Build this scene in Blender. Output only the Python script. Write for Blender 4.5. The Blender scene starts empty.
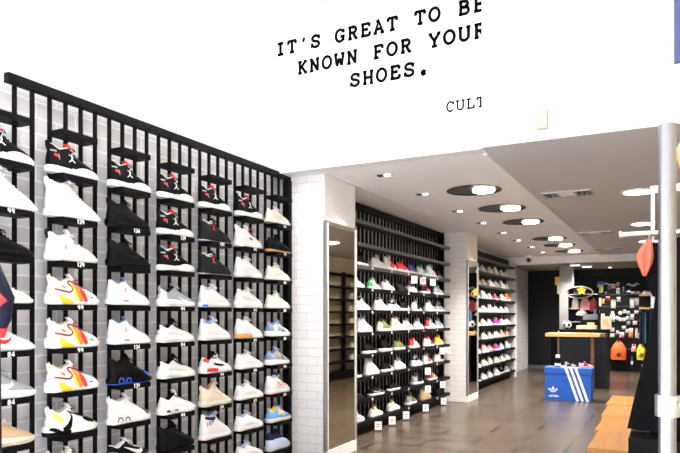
import bpy, bmesh, math, random
from mathutils import Vector, Matrix
from mathutils.bvhtree import BVHTree
random.seed(5)
SC = bpy.context.scene
COL = SC.collection
U = 0.84            # scales whole scene and camera together, set for plausible shoe length
PI = math.pi
HC = 1.45           # eye height in unscaled scene units
ORD = ['first','second','third','fourth','fifth','sixth','seventh','eighth','ninth','tenth','eleventh','twelfth']

# ------------------------------------------------------------ materials
MATS = {}
def mat(name, rgb=(.8,.8,.8), rough=.6, metal=0., emit=None, estr=0., coat=0., spec=.5):
    if name in MATS: return MATS[name]
    m = bpy.data.materials.new(name); m.use_nodes = True
    b = m.node_tree.nodes['Principled BSDF']
    b.inputs['Base Color'].default_value = (*rgb, 1)
    b.inputs['Roughness'].default_value = rough
    b.inputs['Metallic'].default_value = metal
    b.inputs['Specular IOR Level'].default_value = spec
    if coat: b.inputs['Coat Weight'].default_value = coat
    if emit:
        b.inputs['Emission Color'].default_value = (*emit, 1); b.inputs['Emission Strength'].default_value = estr
    MATS[name] = m
    return m
def grain(m, scale=60, amt=.12, bump=.15):
    """fine procedural variation of colour and relief"""
    nt = m.node_tree; b = nt.nodes['Principled BSDF']; c = b.inputs['Base Color'].default_value[:3]
    tc = nt.nodes.new('ShaderNodeTexCoord'); n = nt.nodes.new('ShaderNodeTexNoise'); n.inputs['Scale'].default_value = scale
    r = nt.nodes.new('ShaderNodeValToRGB')
    r.color_ramp.elements[0].position = .35; r.color_ramp.elements[1].position = .65
    r.color_ramp.elements[0].color = (*[x*(1-amt) for x in c], 1); r.color_ramp.elements[1].color = (*[min(1, x*(1+amt)) for x in c], 1)
    bp = nt.nodes.new('ShaderNodeBump'); bp.inputs['Strength'].default_value = bump; bp.inputs['Distance'].default_value = .004
    L = nt.links.new
    L(tc.outputs['Object'], n.inputs['Vector']); L(n.outputs['Fac'], r.inputs['Fac']); L(r.outputs['Color'], b.inputs['Base Color'])
    L(n.outputs['Fac'], bp.inputs['Height']); L(bp.outputs['Normal'], b.inputs['Normal'])
    return m
def brick_mat(name, c1, c2, mortar, bw, bh, ms, rough, bump=.4, vertical=True, bias=0, noise=0.):
    m = mat(name, c1, rough); nt = m.node_tree; b = nt.nodes['Principled BSDF']; L = nt.links.new
    tc = nt.nodes.new('ShaderNodeTexCoord'); br = nt.nodes.new('ShaderNodeTexBrick')
    br.inputs['Scale'].default_value = 1; br.inputs['Brick Width'].default_value = bw; br.inputs['Row Height'].default_value = bh
    br.inputs['Mortar Size'].default_value = ms; br.inputs['Mortar Smooth'].default_value = .3; br.inputs['Bias'].default_value = bias
    br.inputs['Color1'].default_value = (*c1, 1); br.inputs['Color2'].default_value = (*c2, 1); br.inputs['Mortar'].default_value = (*mortar, 1)
    if vertical:
        sx = nt.nodes.new('ShaderNodeSeparateXYZ'); L(tc.outputs['Object'], sx.inputs[0])
        g = nt.nodes.new('ShaderNodeNewGeometry'); sn = nt.nodes.new('ShaderNodeSeparateXYZ'); L(g.outputs['Normal'], sn.inputs[0])
        ab = nt.nodes.new('ShaderNodeMath'); ab.operation = 'ABSOLUTE'; L(sn.outputs['X'], ab.inputs[0])
        gt = nt.nodes.new('ShaderNodeMath'); gt.operation = 'GREATER_THAN'; gt.inputs[1].default_value = .5; L(ab.outputs[0], gt.inputs[0])
        mx = nt.nodes.new('ShaderNodeMix'); mx.data_type = 'FLOAT'
        L(gt.outputs[0], mx.inputs['Factor']); L(sx.outputs['X'], mx.inputs['A']); L(sx.outputs['Y'], mx.inputs['B'])
        cb = nt.nodes.new('ShaderNodeCombineXYZ'); L(mx.outputs['Result'], cb.inputs['X']); L(sx.outputs['Z'], cb.inputs['Y'])
        L(cb.outputs[0], br.inputs['Vector'])
    else: L(tc.outputs['Object'], br.inputs['Vector'])
    col = br.outputs['Color']
    if noise:
        n = nt.nodes.new('ShaderNodeTexNoise'); n.inputs['Scale'].default_value = 3.5; n.inputs['Detail'].default_value = 6
        L(tc.outputs['Object'], n.inputs['Vector'])
        mr = nt.nodes.new('ShaderNodeMapRange'); mr.inputs['To Min'].default_value = 1-noise; mr.inputs['To Max'].default_value = 1+noise
        L(n.outputs['Fac'], mr.inputs['Value'])
        vm = nt.nodes.new('ShaderNodeVectorMath'); vm.operation = 'SCALE'; L(col, vm.inputs[0]); L(mr.outputs[0], vm.inputs['Scale']); col = vm.outputs[0]
        rr = nt.nodes.new('ShaderNodeMapRange'); rr.inputs['To Min'].default_value = rough-.06; rr.inputs['To Max'].default_value = rough+.1
        L(n.outputs['Fac'], rr.inputs['Value']); L(rr.outputs[0], b.inputs['Roughness'])
    L(col, b.inputs['Base Color'])
    bp = nt.nodes.new('ShaderNodeBump'); bp.inputs['Strength'].default_value = bump; bp.inputs['Distance'].default_value = .004
    bp.invert = True
    L(br.outputs['Fac'], bp.inputs['Height']); L(bp.outputs['Normal'], b.inputs['Normal'])
    return m
def wood_mat(name, c1, c2, rough=.35, scale=(2, 18, 18)):
    m = mat(name, c1, rough); nt = m.node_tree; b = nt.nodes['Principled BSDF']; L = nt.links.new
    tc = nt.nodes.new('ShaderNodeTexCoord'); mp = nt.nodes.new('ShaderNodeMapping'); mp.inputs['Scale'].default_value = scale
    n = nt.nodes.new('ShaderNodeTexNoise'); n.inputs['Scale'].default_value = 1.6; n.inputs['Detail'].default_value = 5
    r = nt.nodes.new('ShaderNodeValToRGB'); r.color_ramp.elements[0].color = (*c1, 1); r.color_ramp.elements[1].color = (*c2, 1)
    r.color_ramp.elements[0].position = .3; r.color_ramp.elements[1].position = .7
    L(tc.outputs['Object'], mp.inputs[0]); L(mp.outputs[0], n.inputs['Vector']); L(n.outputs['Fac'], r.inputs['Fac']); L(r.outputs[0], b.inputs['Base Color'])
    return m

PAL = dict(white=(.63,.63,.655), offwhite=(.58,.55,.48), black=(.0025,.0025,.003), charcoal=(.011,.012,.015), grey=(.26,.28,.31),
    lightgrey=(.52,.54,.57), red=(.62,.02,.025), orange=(.9,.2,.02), yellow=(.93,.58,.03), maroon=(.25,.01,.02), volt=(.72,.86,.2),
    blue=(.02,.10,.62), skyblue=(.13,.30,.62), slate=(.16,.23,.36), navy=(.012,.018,.06), tan=(.48,.31,.18), cream=(.80,.74,.55),
    gum=(.62,.33,.12), olive=(.14,.15,.04), purple=(.07,.03,.30), teal=(.02,.38,.34), magenta=(.62,.03,.28), pink=(.85,.38,.40),
    mustard=(.72,.38,.04), green=(.03,.36,.14), beige=(.60,.52,.42), paleblue=(.48,.58,.80), sand=(.50,.38,.24), salmon=(.86,.28,.20),
    mint=(.45,.75,.62), sole=(.68,.68,.69), lining=(.30,.36,.48))
def pm(n):
    k = 'shoe_'+n
    if k in MATS: return MATS[k]
    m = mat(k, PAL[n], .55, spec=.5 if n not in ('black','charcoal','navy') else .10)
    return m

# ------------------------------------------------------------ mesh helper
class MB:
    def __init__(s): s.v = []; s.f = []; s.m = []
    def add(s, vs, fs, m=0):
        o = len(s.v); s.v += [tuple(v) for v in vs]
        for f in fs: s.f.append(tuple(i+o for i in f)); s.m.append(m)
    def box(s, x0, x1, y0, y1, z0, z1, m=0):
        s.add([(x0,y0,z0),(x1,y0,z0),(x1,y1,z0),(x0,y1,z0),(x0,y0,z1),(x1,y0,z1),(x1,y1,z1),(x0,y1,z1)],
              [(0,3,2,1),(4,5,6,7),(0,1,5,4),(1,2,6,5),(2,3,7,6),(3,0,4,7)], m); return s
    def loft(s, rings, m=0, cap0=True, cap1=True, mf=None):
        n = len(rings[0]); vs = [p for r in rings for p in r]; fs = []
        o = len(s.v); s.v += [tuple(v) for v in vs]
        for j in range(len(rings)-1):
            for i in range(n):
                a = j*n+i; b = j*n+(i+1) % n
                f = (a, b, b+n, a+n); s.f.append(tuple(k+o for k in f))
                if mf:
                    c = [sum(vs[k][q] for k in f)/4 for q in range(3)]; s.m.append(mf(c, j))
                else: s.m.append(m)
        if cap0: s.f.append(tuple(o+k for k in reversed(range(n)))); s.m.append(mf(vs[0], 0) if mf else m)
        if cap1: s.f.append(tuple(o+(len(rings)-1)*n+k for k in range(n))); s.m.append(mf(vs[-1], len(rings)-2) if mf else m)
        return s
    def tube(s, pts, r, n=10, m=0, caps=True):
        pts = [Vector(p) for p in pts]; rs = r if isinstance(r, (list, tuple)) else [r]*len(pts)
        rings = []; up = None
        for i, p in enumerate(pts):
            t = (pts[min(i+1, len(pts)-1)]-pts[max(i-1, 0)]).normalized()
            if up is None:
                up = Vector((0,0,1)) if abs(t.z) < .9 else Vector((1,0,0))
            a = t.cross(up).normalized(); b = a.cross(t).normalized(); up = b
            rings.append([p+(a*math.cos(2*PI*k/n)+b*math.sin(2*PI*k/n))*rs[i] for k in range(n)])
        return s.loft(rings, m, caps, caps)
    def lathe(s, prof, n=24, c=(0,0,0), m=0, caps=True, sx=1, sy=1):
        return s.loft([[(c[0]+r*sx*math.cos(2*PI*k/n), c[1]+r*sy*math.sin(2*PI*k/n), c[2]+z) for k in range(n)] for r, z in prof], m, caps, caps)
    def ball(s, c, r, n=14, k=8, m=0, z0=-1., z1=1.):
        rx, ry, rz = r if isinstance(r, (tuple, list)) else (r, r, r); rings = []
        for j in range(k+1):
            a = math.asin(z0)+(math.asin(z1)-math.asin(z0))*j/k; q = max(math.cos(a), .02)
            rings.append([(c[0]+rx*q*math.cos(2*PI*i/n), c[1]+ry*q*math.sin(2*PI*i/n), c[2]+rz*math.sin(a)) for i in range(n)])
        return s.loft(rings, m)
    def prism(s, pts, axis, a, b, m=0):
        """closed outline extruded along an axis; pts are pairs in the other two axes"""
        def P(u, w, t): return {'x': (t,u,w), 'y': (u,t,w), 'z': (u,w,t)}[axis]
        n = len(pts)
        s.add([P(u,w,a) for u, w in pts]+[P(u,w,b) for u, w in pts],
              [tuple(range(n)), tuple(reversed(range(n, 2*n)))]+[(i, (i+1) % n, (i+1) % n+n, i+n) for i in range(n)], m); return s
    def ribbon(s, pts, wd, P, th=.01, m=0):
        """flat pen stroke through 2-D points, P(u, v, depth) places it"""
        pts = [Vector(p) for p in pts]; n = len(pts); A = []; B = []
        for i, p in enumerate(pts):
            if i == 0: t = (pts[1]-p).normalized(); nn = Vector((-t.y, t.x)); k = 1
            elif i == n-1: t = (p-pts[i-1]).normalized(); nn = Vector((-t.y, t.x)); k = 1
            else:
                t0 = (p-pts[i-1]).normalized(); t1 = (pts[i+1]-p).normalized(); t = (t0+t1)
                t = t.normalized() if t.length > 1e-4 else t0
                nn = Vector((-t.y, t.x)); k = 1/max(.5, nn.dot(Vector((-t0.y, t0.x))))
            A.append(p+nn*wd*k/2); B.append(p-nn*wd*k/2)
        for i in range(n-1):
            q = [A[i], A[i+1], B[i+1], B[i]]
            s.add([P(a.x, a.y, 0) for a in q]+[P(a.x, a.y, th) for a in q],
                  [(0,1,2,3),(7,6,5,4),(0,4,5,1),(1,5,6,2),(2,6,7,3),(3,7,4,0)], m)
        return s
def mesh(name, mb, mats, smooth=None, bev=0.):
    if not isinstance(mats, (list, tuple)): mats = [mats]
    me = bpy.data.meshes.new(name)
    me.from_pydata([tuple(c*U for c in v) for v in mb.v], [], mb.f)
    for m in mats: me.materials.append(m)
    me.polygons.foreach_set('material_index', mb.m)
    bm = bmesh.new(); bm.from_mesh(me)
    bmesh.ops.recalc_face_normals(bm, faces=bm.faces)
    if bev:
        es = [e for e in bm.edges if len(e.link_faces) == 2 and e.calc_face_angle(0) > .6]
        bmesh.ops.bevel(bm, geom=es, offset=bev*U, segments=2, profile=.6, affect='EDGES', clamp_overlap=True)
    bm.to_mesh(me); bm.free()
    if smooth is not None:
        me.polygons.foreach_set('use_smooth', [True]*len(me.polygons))
        me.set_sharp_from_angle(angle=math.radians(smooth))
    me.update(); return me
def put(name, me, parent=None, loc=(0,0,0), rz=0):
    o = bpy.data.objects.new(name, me); COL.objects.link(o); o.parent = parent
    o.location = [c*U for c in loc]; o.rotation_euler = (0, 0, rz); return o
def obj(name, mb, mats, parent=None, loc=(0,0,0), rz=0, smooth=None, bev=0.):
    return put(name, mesh(name, mb, mats, smooth, bev), parent, loc, rz)
def tag(o, label, cat, group=None):
    o['label'] = label; o['category'] = cat
    if group: o['group'] = group
    return o
def thing(name, label, cat, loc=(0,0,0), rz=0, group=None):
    o = bpy.data.objects.new(name, None); COL.objects.link(o); o.location = [c*U for c in loc]; o.rotation_euler = (0,0,rz)
    o.empty_display_size = .05
    return tag(o, label, cat, group)
def struct(name, mb, m, parent=None, smooth=None, bev=0., label=None):
    o = obj(name, mb, m, parent, smooth=smooth, bev=bev)
    if parent is None: o['kind'] = 'structure'
    if label: o['label'] = label
    return o
def dup(root, loc, rz=None, label=None, group=None):
    r = root.copy(); COL.objects.link(r); r.location = [c*U for c in loc]
    if rz is not None: r.rotation_euler = (0,0,rz)
    if label: r['label'] = label
    if group: r['group'] = group
    for ch in list(root.children):
        c = ch.copy(); COL.objects.link(c); c.parent = r
        for g in ch.children:
            d = g.copy(); COL.objects.link(d); d.parent = c
    return r

# ------------------------------------------------------------ setting
WX = -3.55; RX = .95; ZC = 2.855; ZR = 2.838; ZH = 5.3; YF = 5.32; YB = 18.3
M_brick = brick_mat('white_painted_brick', (.60,.60,.65), (.64,.64,.685), (.82,.82,.85), .30*U, .1*U, .006, .55, .35)
M_brick2 = brick_mat('white_pillar_brick', (.74,.73,.74), (.78,.77,.78), (.62,.62,.63), .24*U, .087*U, .005, .5, .5)
M_plaster = grain(mat('white_plaster', (.78,.78,.795), .7), 90, .012, .05)
M_ceil = grain(mat('pale_ceiling_paint', (.86,.87,.92), .65), 50, .01, .03)
M_ceilg = grain(mat('grey_ceiling_tone', (.53,.53,.57), .6), 50, .012, .03)  # right-hand ceiling, darker grey than the pale one
M_dark = grain(mat('dark_back_wall_paint', (.004,.0045,.007), .5, spec=.25), 30, .15, .05)
M_floor = brick_mat('brown_grey_floor_tile', (.066,.049,.037), (.092,.070,.054), (.006,.005,.004), 1.0*U, .42*U, .0155, .27, .3, vertical=False, noise=0)
M_floor.node_tree.nodes['Principled BSDF'].inputs['Specular IOR Level'].default_value = .32
M_blk = grain(mat('black_rack_steel', (.003,.003,.004), .5, .0, spec=.08), 120, .2, .05)
M_graybar = mat('dark_grey_shelf', (.045,.045,.05), .4)
M_steel = mat('brushed_steel', (.62,.62,.64), .25, 1.)
M_alu = mat('satin_aluminium', (.42,.42,.44), .38, .9)
M_white = mat('white_satin_metal', (.85,.85,.86), .4)
M_street = grain(mat('pale_pavement', (.68,.68,.68), .8), 20, .08, .1)

struct('floor', MB().box(WX-.1, RX+.1, -.6, YB+.1, -.1, 0), M_floor)
struct('bounce_slab', MB().box(WX, RX, -.6, 4.1, -.01, .004), grain(mat('bounce_slab_pale', (.62,.62,.64), .6), 30, .03, .05))  # unseen pale slab added to bounce daylight up to ceiling and rack
struct('floor_pavement', MB().box(-22, 20, -26, -.6, -.14, -.02), M_street)
struct('wall_left', MB().box(WX-.12, WX, -.4, YB+.1, 0, ZH), M_brick)
struct('wall_right', MB().box(RX, RX+.12, -.4, YB+.1, 0, ZH), mat('warm_right_wall', (.72,.62,.46), .7))
struct('wall_back', MB().box(WX, RX, YB, YB+.12, 0, 2.9), M_dark)
struct('wall_quote', MB().box(WX, -1.35, YF, YF+.14, ZC, ZH), M_plaster)
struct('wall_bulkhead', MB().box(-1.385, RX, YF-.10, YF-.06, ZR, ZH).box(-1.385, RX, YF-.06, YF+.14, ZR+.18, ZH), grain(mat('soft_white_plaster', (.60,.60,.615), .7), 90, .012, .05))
struct('ceiling', MB().box(WX, -1.42, YF+.14, 15.6, ZC, ZC+.14), M_ceil)
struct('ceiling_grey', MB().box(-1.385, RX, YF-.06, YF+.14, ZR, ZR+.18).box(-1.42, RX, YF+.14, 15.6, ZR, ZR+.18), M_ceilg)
struct('ceiling_hall', MB().box(WX, RX, -.4, YF+.14, ZH, ZH+.1), M_plaster)
struct('sun_blocker', MB().box(WX-2, RX+2, -1.0, -.4, ZH, ZH+.1), M_plaster)  # unseen slab added to limit how far the sun reaches inside
struct('ceiling_back', MB().box(WX, RX, 15.78, YB, 2.70, 2.8), mat('back_ceiling', (.33,.31,.28), .7))
struct('ceiling_beam', MB().box(WX, RX, 15.6, 15.78, 2.68, 3.0), M_ceil)
struct('trim_1', MB().box(-1.435, -1.405, YF+.15, 15.6, ZR-.004, ZC-.001), M_ceil)
# seam line in the pale ceiling
struct('trim_2', MB().box(-3.0, -2.985, YF+.14, 15.6, ZC-.006, ZC), M_ceil)
struct('wall_pillar', MB().box(WX, -3.05, 5.54, 6.23, 0, ZC), M_brick2)
struct('wall_pillar', MB().box(WX, -3.05, 10.5, 11.15, 0, ZC), M_brick2)
struct('wall_pillar', MB().box(WX, -3.30, 15.45, 15.62, 0, 2.7), M_brick2)
struct('wall_column', MB().box(-2.50, -2.19, 16.9, 17.2, 0, 2.7), mat('grey_column_paint', (.34,.34,.33), .6))
struct('baseboard_mirror', MB().box(-3.05, -3.02, 5.54, 6.235, 0, .11), M_white)
struct('baseboard_mirror', MB().box(-3.05, -3.02, 10.5, 11.155, 0, .11), M_white)
struct('baseboard_back', MB().box(WX, -2.4, YB-.03, YB, 0, .09), mat('grey_skirting', (.12,.12,.12), .4))
# painted header boards on the pillars' aisle sides (above the mirrors)
struct('trim_3', MB().box(-3.05, -3.035, 10.5, 11.15, 2.40, ZC-.004), mat('cream_header', (.74,.70,.62), .5))
struct('trim_4', MB().box(-3.05, -3.035, 5.54, 6.23, 2.40, ZC-.004), M_plaster)

# mirrors
M_mirror = mat('mirror_glass', (.78,.74,.62), .03, 1.)
def mirror(y0, y1, lab):
    t = thing('wall_mirror', lab, 'mirror', (-3.05, y0, .11))
    w = y1-y0; h = 2.28
    obj('mirror_glass', MB().box(.0, .022, .06, w-.01, .0, h), M_mirror, t)
    obj('mirror_frame', MB().box(0, .035, -.004, .028, 0, h).box(0, .035, w-.012, w, 0, h).box(0, .03, .028, w-.012, h-.012, h), M_alu, t, bev=.002)
    obj('frame_strip', MB().box(0, .030, .034, .058, 0, h), mat('pale_frame', (.8,.8,.8), .4), t)
    return t
mirror(5.54, 6.235, 'tall narrow mirror in a silver frame on the near white pillar')
mirror(10.5, 11.155, 'tall narrow mirror on the far white pillar beyond the middle rack')

# ------------------------------------------------------------ lettering
def arc(cx, cy, rx, ry, a0, a1, n=14):
    return [(cx+rx*math.cos(math.radians(a0+(a1-a0)*i/n)), cy+ry*math.sin(math.radians(a0+(a1-a0)*i/n))) for i in range(n+1)]
GL = {
 'I': [[(.5,0),(.5,1)], [(.2,.05),(.8,.05)], [(.2,.95),(.8,.95)]],
 'T': [[(.5,0),(.5,1)], [(.08,.95),(.92,.95)], [(.12,.97),(.12,.7)], [(.88,.97),(.88,.7)], [(.28,.05),(.72,.05)]],
 "'": [[(.56,1.0),(.44,.66)]],
 'S': [arc(.5,.73,.32,.22,20,270)+arc(.5,.27,.34,.22,90,-160)[1:], [(.82,.97),(.82,.66)], [(.15,.03),(.15,.36)]],
 'G': [arc(.48,.5,.38,.46,45,325,22), [(.82,.97),(.82,.68)], [(.8,.05),(.8,.45)], [(.52,.42),(.94,.42)]],
 'R': [[(.24,0),(.24,1)], [(.08,.05),(.42,.05)], [(.08,.95),(.55,.95)]+arc(.55,.73,.25,.22,90,-90)+[(.24,.51)], [(.55,.5),(.78,.05)], [(.72,.05),(.96,.05)]],
 'E': [[(.24,0),(.24,1)], [(.08,.95),(.86,.95)], [(.08,.05),(.88,.05)], [(.24,.52),(.6,.52)], [(.84,.97),(.84,.7)], [(.86,.03),(.86,.32)], [(.6,.4),(.6,.65)]],
 'A': [[(.16,.05),(.48,.97),(.84,.05)], [(.27,.34),(.73,.34)], [(.02,.05),(.34,.05)], [(.64,.05),(.98,.05)], [(.26,.95),(.52,.95)]],
 'O': [arc(.5,.5,.40,.46,0,360,26)],
 'B': [[(.24,0),(.24,1)], [(.08,.95),(.55,.95)]+arc(.55,.74,.22,.21,90,-90)+[(.24,.53)], [(.24,.53),(.58,.53)]+arc(.58,.29,.27,.24,90,-90)+[(.08,.05)]],
 'K': [[(.22,0),(.22,1)], [(.06,.05),(.42,.05)], [(.06,.95),(.42,.95)], [(.24,.4),(.78,.95)], [(.62,.95),(.94,.95)], [(.42,.56),(.80,.05)], [(.66,.05),(.96,.05)]],
 'N': [[(.2,0),(.2,.95)], [(.8,1),(.8,0)], [(.2,.97),(.8,.03)], [(.04,.95),(.26,.95)], [(.62,.95),(.96,.95)], [(.04,.05),(.38,.05)]],
 'W': [[(.12,.95),(.27,.03)], [(.27,.03),(.5,.62)], [(.5,.62),(.73,.03)], [(.73,.03),(.88,.95)], [(.0,.95),(.34,.95)], [(.66,.95),(1.0,.95)]],
 'F': [[(.26,0),(.26,1)], [(.1,.95),(.88,.95)], [(.1,.05),(.52,.05)], [(.26,.5),(.62,.5)], [(.86,.97),(.86,.7)], [(.62,.38),(.62,.63)]],
 'Y': [[(.12,.95),(.5,.45)], [(.88,.95),(.5,.45)], [(.5,.48),(.5,.03)], [(.0,.95),(.32,.95)], [(.68,.95),(1.0,.95)], [(.28,.05),(.72,.05)]],
 'U': [[(.18,.97)]+arc(.5,.34,.32,.30,180,360)+[(.82,.97)], [(.02,.95),(.36,.95)], [(.64,.95),(.98,.95)]],
 'H': [[(.2,0),(.2,1)], [(.8,0),(.8,1)], [(.2,.5),(.8,.5)], [(.04,.95),(.36,.95)], [(.64,.95),(.96,.95)], [(.04,.05),(.36,.05)], [(.64,.05),(.96,.05)]],
 'C': [arc(.5,.5,.38,.46,48,318,22), [(.83,.97),(.83,.68)]],
 'L': [[(.3,0),(.3,1)], [(.1,.95),(.52,.95)], [(.1,.05),(.9,.05)], [(.88,.03),(.88,.36)]],
 '.': [arc(.5,.09,.05,.05,0,360,8)],
 # plain sans shapes used for tags and small logos
 '0': [arc(.5,.5,.3,.42,0,360,12)], '1': [[(.5,0),(.5,1)],[(.5,1),(.3,.8)]],
 '2': [arc(.5,.7,.3,.25,170,-20,8)+[(.2,.05)], [(.2,.05),(.8,.05)]],
 '4': [[(.7,0),(.7,1),(.15,.3),(.9,.3)]], '9': [arc(.5,.68,.28,.27,0,360,10), [(.78,.7),(.7,.05)]],
 '8': [arc(.5,.73,.26,.22,0,360,10), arc(.5,.27,.3,.25,0,360,10)], '6': [arc(.5,.3,.28,.27,0,360,10), [(.22,.32),(.4,1)]],
 '3': [arc(.45,.74,.28,.22,140,-80,8), arc(.45,.27,.32,.25,80,-150,8)], '5': [[(.75,.95),(.28,.95),(.25,.55)], arc(.48,.3,.3,.28,110,-140,8)],
 '7': [[(.2,.95),(.8,.95),(.4,0)]],
}
M_ink = mat('black_vinyl_lettering', (.002,.002,.002), .7, spec=.05)
def write(mb, txt, x, z, cap, adv, wd, P, th=.006, m=0):
    for i, ch in enumerate(txt):
        for st in GL.get(ch, []):
            mb.ribbon([(x+i*adv+px*cap*.92, z+pz*cap) for px, pz in st], wd*(1.7 if ch == '.' else 1), P, th, m)
FP = lambda u, v, t: (u, YF-t-.0005, v)
tq = thing('wall_lettering', 'black typewriter quote lettering on the high white wall', 'lettering', (0, 0, 0))
for txt, x, z, cap, adv, wd in [("IT'S GREAT TO BE", -3.462, 4.012, .120, .1318, .0265), ("KNOWN FOR YOUR", -3.210, 3.788, .120, .1330, .0265),
                                ("SHOES.", -2.648, 3.572, .120, .1335, .0265), ("CULTU", -1.722, 3.205, .086, .0880, .0135)]:
    i0 = 0
    for wd_ in txt.split(' '):
        mb = MB(); write(mb, wd_, x+i0*adv, z, cap, adv, wd, FP); obj('word', mb, M_ink, tq); i0 += len(wd_)+1

# ------------------------------------------------------------ shoes
STY = {  # heel, dip, front heights, opening x0,x1, sole heel/toe thickness, toe box, heel flare
 'mid':    (.44,.37,.45, .045,.42, .115,.085, .17, .010),
 'high':   (.53,.48,.56, .045,.42, .10,.075, .18, .005),
 'low':    (.33,.27,.38, .045,.42, .10,.07, .15, .008),
 'runner': (.34,.27,.40, .05,.43, .145,.085, .14, .03),
 'chunky': (.42,.34,.44, .06,.44, .17,.10, .16, .035),
 'court':  (.27,.21,.32, .045,.40, .085,.07, .10, .004),
 'sock':   (.40,.34,.50, .05,.42, .12,.08, .11, .01)}
def lerp(tab, x):
    for (a, p), (b, q) in zip(tab, tab[1:]):
        if x <= b:
            k = (x-a)/(b-a); k = k*k*(3-2*k); return p+(q-p)*k
    return tab[-1][1]
def halfw(x):
    w = lerp([(0,.100),(.12,.106),(.35,.096),(.5,.108),(.68,.136),(.82,.128),(1,.12)], x)
    if x < .10: w *= math.sqrt(max(0, 1-((.10-x)/.10)**2))
    if x > .76: w *= math.sqrt(max(0, 1-((x-.76)/.24)**2))
    return w
NP = 36
PHI = [2*PI*i/NP for i in range(NP)]
def shoe_parts(sp):
    hl, dp, fr, x0, x1, sh, st, tb, flare = STY[sp['s']]
    hw0 = .058
    zs = lambda x: lerp([(0,sh),(.3,sh*.98),(.6,(sh+st)/2),(1,st)], x)
    z0 = lambda x: .028*max(0, (x-.78)/.22)**2+.01*max(0, (.06-x)/.06)
    def foot(ph, k=1.):
        x = (1-math.cos(ph))/2; y = -halfw(x)*(1 if ph <= PI else -1)
        return x, y*k
    def U_(ph, t):
        x, y = foot(ph, .955); u = x; xx = .02+.965*x
        P0 = Vector((xx, y, zs(x)-.012))
        yo = -hw0*math.sin(ph)
        zo = lerp([(0,hl),(.42,dp),(.75,(dp+fr)/2),(1,fr)], u)
        P3 = Vector((x0+(x1-x0)*u, yo, zo))
        sg = -1 if y < 0 else 1
        k = max(0, (u-.50)/.50); k = k*k*(3-2*k)
        ah = (hl-zs(x))*.45; a = ah*(1-k)+tb*k
        C1 = P0+Vector((-.012*(1-u)**4-.09*k, sg*.014*abs(math.sin(ph)), a))
        C2 = P3+Vector((.02*(1-k)*u+.15*k, sg*.02*abs(math.sin(ph))*(1+2*k), -(zo-zs(x))*(.35*(1-k)+.66*k)))
        return P0*(1-t)**3+C1*3*t*(1-t)**2+C2*3*t*t*(1-t)+P3*t**3
    T = [0,.1,.22,.34,.46,.58,.7,.82,.92,1]
    rings = [[U_(ph, t) for ph in PHI] for t in T]
    top = rings[-1]; c = sum(top, Vector())/NP
    rings.append([p+(c-p)*.10+Vector((0,0,.012)) for p in top])
    rings.append([p+(c-p)*.24+Vector((0,0,.0)) for p in top])
    rings.append([p+(c-p)*.30+Vector((0,0,-.13)) for p in top])
    nU = len(T)-1
    cols = [sp['u'], sp.get('u2', sp['u']), sp.get('u3', sp['u']), sp.get('l', sp['u'])]
    reg = sp.get('reg')
    def mf(cc, j):
        if j >= nU: return 3
        return reg(cc[0], cc[2], T[min(j, nU)]) if reg else 0
    up = MB(); up.loft(rings, mf=mf, cap0=False)
    # sole
    so = MB(); rs = []
    for k, zz in ((.93,0), (1.01,.12), (1.035,.45), (1.01,.85), (.98,1.0)):
        r = []
        for ph in PHI:
            x, y = foot(ph, k); a = z0(x); b = zs(x)
            fx = -flare*max(0, 1-x/.25)*(1-abs(zz-.35)) 
            r.append(Vector((.5+(x-.5)*(.985+.02*min(1,zz*3))+fx, y, a+(b-a)*zz)))
        rs.append(r)
    sreg = sp.get('sreg')
    so.loft(rs, mf=lambda cc, j: (1 if j == 0 else (sreg(cc[0], cc[2]/sh) if sreg else 0)))
    scol = [sp.get('m', 'sole'), sp.get('o', sp.get('m', 'sole')), sp.get('m2', 'black')]
    # ray targets for the details
    dv = up.v+so.v; df = [f for f in up.f]+[tuple(i+len(up.v) for i in f) for f in so.f]
    bvh = BVHTree.FromPolygons([Vector(v) for v in dv], df)
    def decal(mb, pts, m, both=True, off=.005, nd=10, cx=3):
        # catmull-rom through (x, z, halfwidth)
        P = [pts[0]]+list(pts)+[pts[-1]]; cl = []
        for i in range(1, len(P)-2):
            for q in range(nd):
                t = q/nd; a, b, c_, d = P[i-1], P[i], P[i+1], P[i+2]
                cl.append(tuple(.5*((2*b[k])+(-a[k]+c_[k])*t+(2*a[k]-5*b[k]+4*c_[k]-d[k])*t*t+(-a[k]+3*b[k]-3*c_[k]+d[k])*t**3) for k in range(3)))
        cl.append(P[-1])
        for side in (-1,):
            grid = []
            for i, (x, z, w) in enumerate(cl):
                e = cl[min(i+1, len(cl)-1)]; b = cl[max(i-1, 0)]; t = Vector((e[0]-b[0], e[1]-b[1])); t = t.normalized() if t.length else Vector((1,0))
                row = []
                for q in range(cx+1):
                    o = (q/cx*2-1)*max(w, .0015); px, pz = x-t.y*o, z+t.x*o
                    h, n, _, _ = bvh.ray_cast(Vector((px, side*1., pz)), Vector((0, -side, 0)))
                    if h is not None and n.y*side < 0: n = -n
                    row.append(h+n*off if h is not None and h.y*side > 0 else None)
                grid.append(row)
            for i in range(len(grid)-1):
                for q in range(cx):
                    f = [grid[i][q], grid[i][q+1], grid[i+1][q+1], grid[i+1][q]]
                    if all(p is not None for p in f): mb.add(f, [(0,1,2,3)], m)
    parts = [('upper', up, [pm(c_) for c_ in cols], 50), ('sole', so, [pm(c_) for c_ in scol], 40)]
    if sp.get('lod'): return parts
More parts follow.
